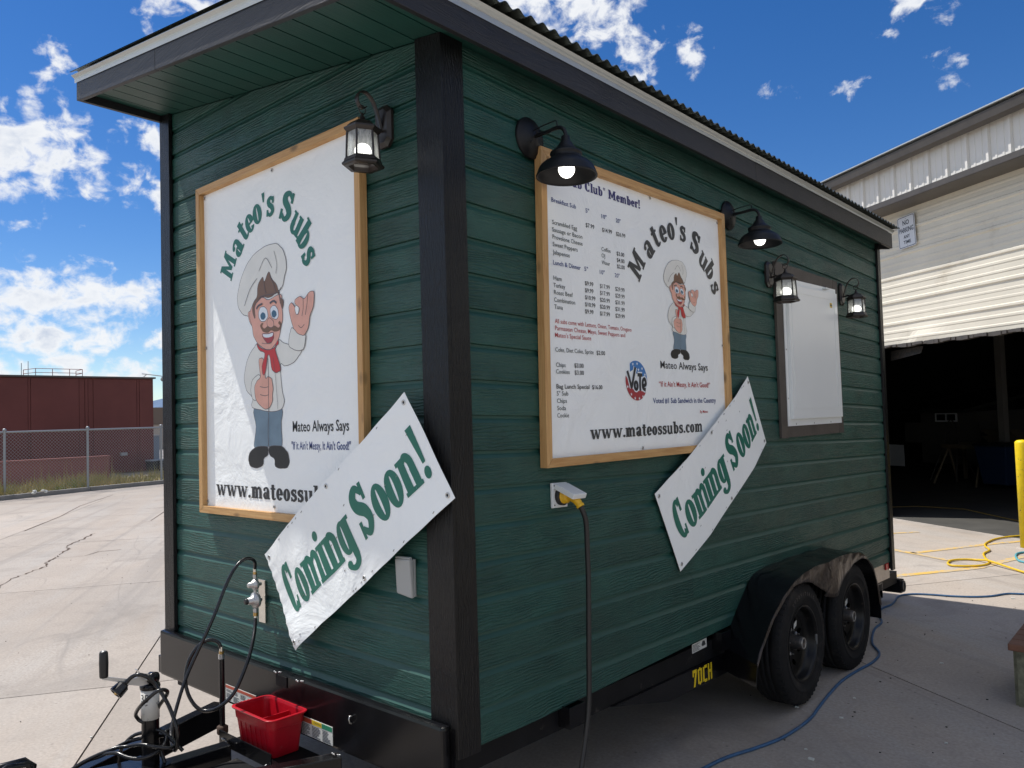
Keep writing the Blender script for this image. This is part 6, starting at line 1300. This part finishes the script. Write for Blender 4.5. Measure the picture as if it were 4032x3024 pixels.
mb = MB(); mb.hexa([(bcx + .030, bcy - .052, zb_ + .005), (bcx + .034, bcy - .052, zb_ + .005), (bcx + .034, bcy + .056, zb_ + .005), (bcx + .030, bcy + .056, zb_ + .005), (bcx + .026, bcy - .074, zt_ - .024), (bcx + .030, bcy - .074, zt_ - .024), (bcx + .030, bcy + .074, zt_ - .024), (bcx + .026, bcy + .074, zt_ - .024)]); mb.build('divider', 'bucket_red', bk, TR)
mb = MB()
for i in range(6): x_ = bcx - .09 + .036 * i; mb.hexa([(x_, bcy - .066, zb_ + .01), (x_ + .005, bcy - .066, zb_ + .01), (x_ + .005, bcy - .058, zb_ + .01), (x_, bcy - .058, zb_ + .01), (x_, bcy - .077, zb_ + .10), (x_ + .005, bcy - .077, zb_ + .10), (x_ + .005, bcy - .068, zb_ + .10), (x_, bcy - .068, zb_ + .10)])
mb.build('rib', 'bucket_red', bk, TR)

# ================================================================ THINGS IN THE YARD
# no parking sign on the warehouse
ns_ = tag(empty('no_parking_sign', (0, .03, 3.84), WH), 'white metal sign reading NO PARKING ANY TIME on the cream warehouse wall', 'sign')
ca_, sa_ = math.cos(.045), math.sin(.045)
def npx(a, b, d): return (-(a * ca_ - b * sa_) * 1.0 + .0, .034 + d, 4.067 + a * sa_ + b * ca_)
def rrect(hx, hy, r, n=5):
    P = []
    for (sx_, sy_, a0_) in ((1, 1, 0), (-1, 1, 90), (-1, -1, 180), (1, -1, 270)):
        for i in range(n + 1): a = math.radians(a0_ + 90 * i / n); P.append((sx_ * (hx - r) + r * math.cos(a), sy_ * (hy - r) + r * math.sin(a)))
    return P
MB().prism(rrect(.162, .226, .028), npx, 0, .003).build('plate', 'sign_white', ns_, WH)
bo = rrect(.152, .216, .022); bi = rrect(.144, .208, .018); n_ = len(bo); MB().add([npx(a, b, .0036) for a, b in bo + bi], [(i, (i + 1) % n_, n_ + (i + 1) % n_, n_ + i) for i in range(n_)]).build('border', 'sign_black', ns_, WH)
for t_, a_, b_, w_, c_ in (('NO', -.060, .098, .120, .068), ('PARKING', -.132, -.004, .264, .068), ('ANY', -.062, -.092, .120, .048), ('TIME', -.068, -.168, .136, .048)):
    mb = MB(); sansline(mb, t_, a_, b_, w_, c_, npx, .0038, .028); mb.build('lettering', 'sign_black', ns_, WH)
for z_ in (.185, -.195): mb = MB(); mb.lathe(npx(0, z_, .003), (0, 1, 0), [(0, .008), (.003, .006), (.003, 0)], 10); mb.build('bolt', 'steel', ns_, WH)
# bollard
bo_ = tag(empty('bollard', (.364, 8.49, 0)), 'yellow steel bollard beside the warehouse door at the right edge', 'bollard')
MB().lathe((.372, 8.49, 0), (0, 0, 1), [(0, .0), (0, .072), (1.17, .072), (1.19, .068), (1.205, .045), (1.21, 0)], 28).build('pipe', 'yellow_paint', bo_)
MB().lathe((.372, 8.49, 0), (0, 0, 1), [(0, .11), (.012, .105), (.012, .073)], 24).build('collar', 'concrete', bo_)
# hoses
yh = [(.9, 9.3), (.5, 9.42), (.21, 9.35), (.08, 9.2), (-.02, 8.94), (-.05, 8.6), (-.02, 8.36), (.07, 8.1), (.06, 7.85), (.13, 7.56), (.2, 7.37), (.2, 7.2), (.14, 7.08), (.04, 7.0), (-.06, 6.98), (-.12, 7.09), (-.12, 7.27), (-.03, 7.39), (.08, 7.42), (.18, 7.33), (.27, 7.24), (.56, 6.97), (.95, 6.62), (1.5, 6.2)]
P3 = [(a, b, .014 + (.02 if i in (19, 20) else 0)) for i, (a, b) in enumerate(yh)]
tag(MB().tube(cat(P3, 5), .0105, 10).build('yellow_hose', 'hose_yellow'), 'yellow air hose lying in a loop on the sunlit concrete near the bollard', 'hose')
P3 = [(a, b, .012) for a, b in [(.8, 8.3), (.5, 8.2), (.38, 8.14), (.34, 8.01), (.36, 7.82), (.41, 7.63), (.47, 7.54), (.7, 7.45), (1.1, 7.5)]]
tag(MB().tube(cat(P3, 5), .011, 10).build('blue_hose', 'hose_cyan'), 'pale blue hose curled at the foot of the yellow bollard', 'hose')
P3 = [(a, b, .0085) for a, b in [(2.2, 6.6), (1.4, 6.3), (.7, 6.0), (.58, 5.93), (.5, 5.78), (.39, 5.67), (.24, 5.6), (.11, 5.57), (-.02, 5.52), (-.1, 5.42), (-.11, 5.29), (-.09, 5.17), (-.08, 5.01), (-.1, 4.84), (-.06, 4.63), (.02, 4.43), (.04, 4.18), (.13, 3.84), (.235, 3.64), (.26, 3.43), (.235, 3.18), (.225, 2.95), (.245, 2.68), (.27, 2.46), (.29, 2.3), (.29, 2.13), (.27, 1.94), (.22, 1.76), (.16, 1.59), (.13, 1.42), (.1, 1.2), (.12, .9)]]
tag(MB().tube(cat(P3, 5), .0080, 10).build('extension_cable', 'hose_blue'), 'blue extension cord snaking past the trailer wheels across the shaded concrete', 'cord')
# crate
ct = tag(empty('wooden_crate', (1.4, 3.4, 0)), 'low weathered wooden crate with a brown plank top at the right edge', 'crate')
MB().box(1.098, 1.9, 3.12, 3.64, 0, .300).build('side_panel', 'crate_ply', ct)
for i in range(5): MB().box(1.065, 1.93, 3.085 + .118 * i, 3.085 + .118 * i + .112, .301, .338).build('plank', 'board_brown', ct, bevel=.006)
for y_ in (3.14, 3.56): MB().box(1.080, 1.0975, y_, y_ + .06, 0, .30).build('batten', 'crate_ply', ct)
# litter
LT = MB(); LW = MB(); rl_ = random.Random(9)
for (a, b) in ((.17, 2.41), (.41, 2.4), (.37, 2.73), (.47, 1.82), (.41, 1.91), (.6, 3.66), (.65, 5.8), (.91, 2.38), (-3.2, .9), (-4.5, 2.2), (-2.6, -.2)):
    s_ = rl_.uniform(.006, .014); LW.box(a - s_, a + s_, b - s_ * .6, b + s_ * .6, .001, .004 + s_ * .3)
for i in range(120):
    a, b = (rl_.uniform(-.2, 1.3), rl_.uniform(1.6, 5.6)) if i < 45 else (rl_.uniform(-9, -2), rl_.uniform(-1, 5)); s_ = rl_.uniform(.002, .0055); LT.box(a - s_, a + s_, b - s_ * .7, b + s_ * .7, .0005, .003 + s_ * .3)
tag(LT.build('leaf_litter', 'litter_dark'), 'tiny dark bits of grit and leaves scattered on the concrete', 'litter', kind='stuff')
tag(LW.build('paper_scraps', 'litter_white'), 'small white scraps and pebbles scattered on the concrete', 'litter', kind='stuff')

for o in bpy.data.objects:
    if '_o' in o: del o['_o']
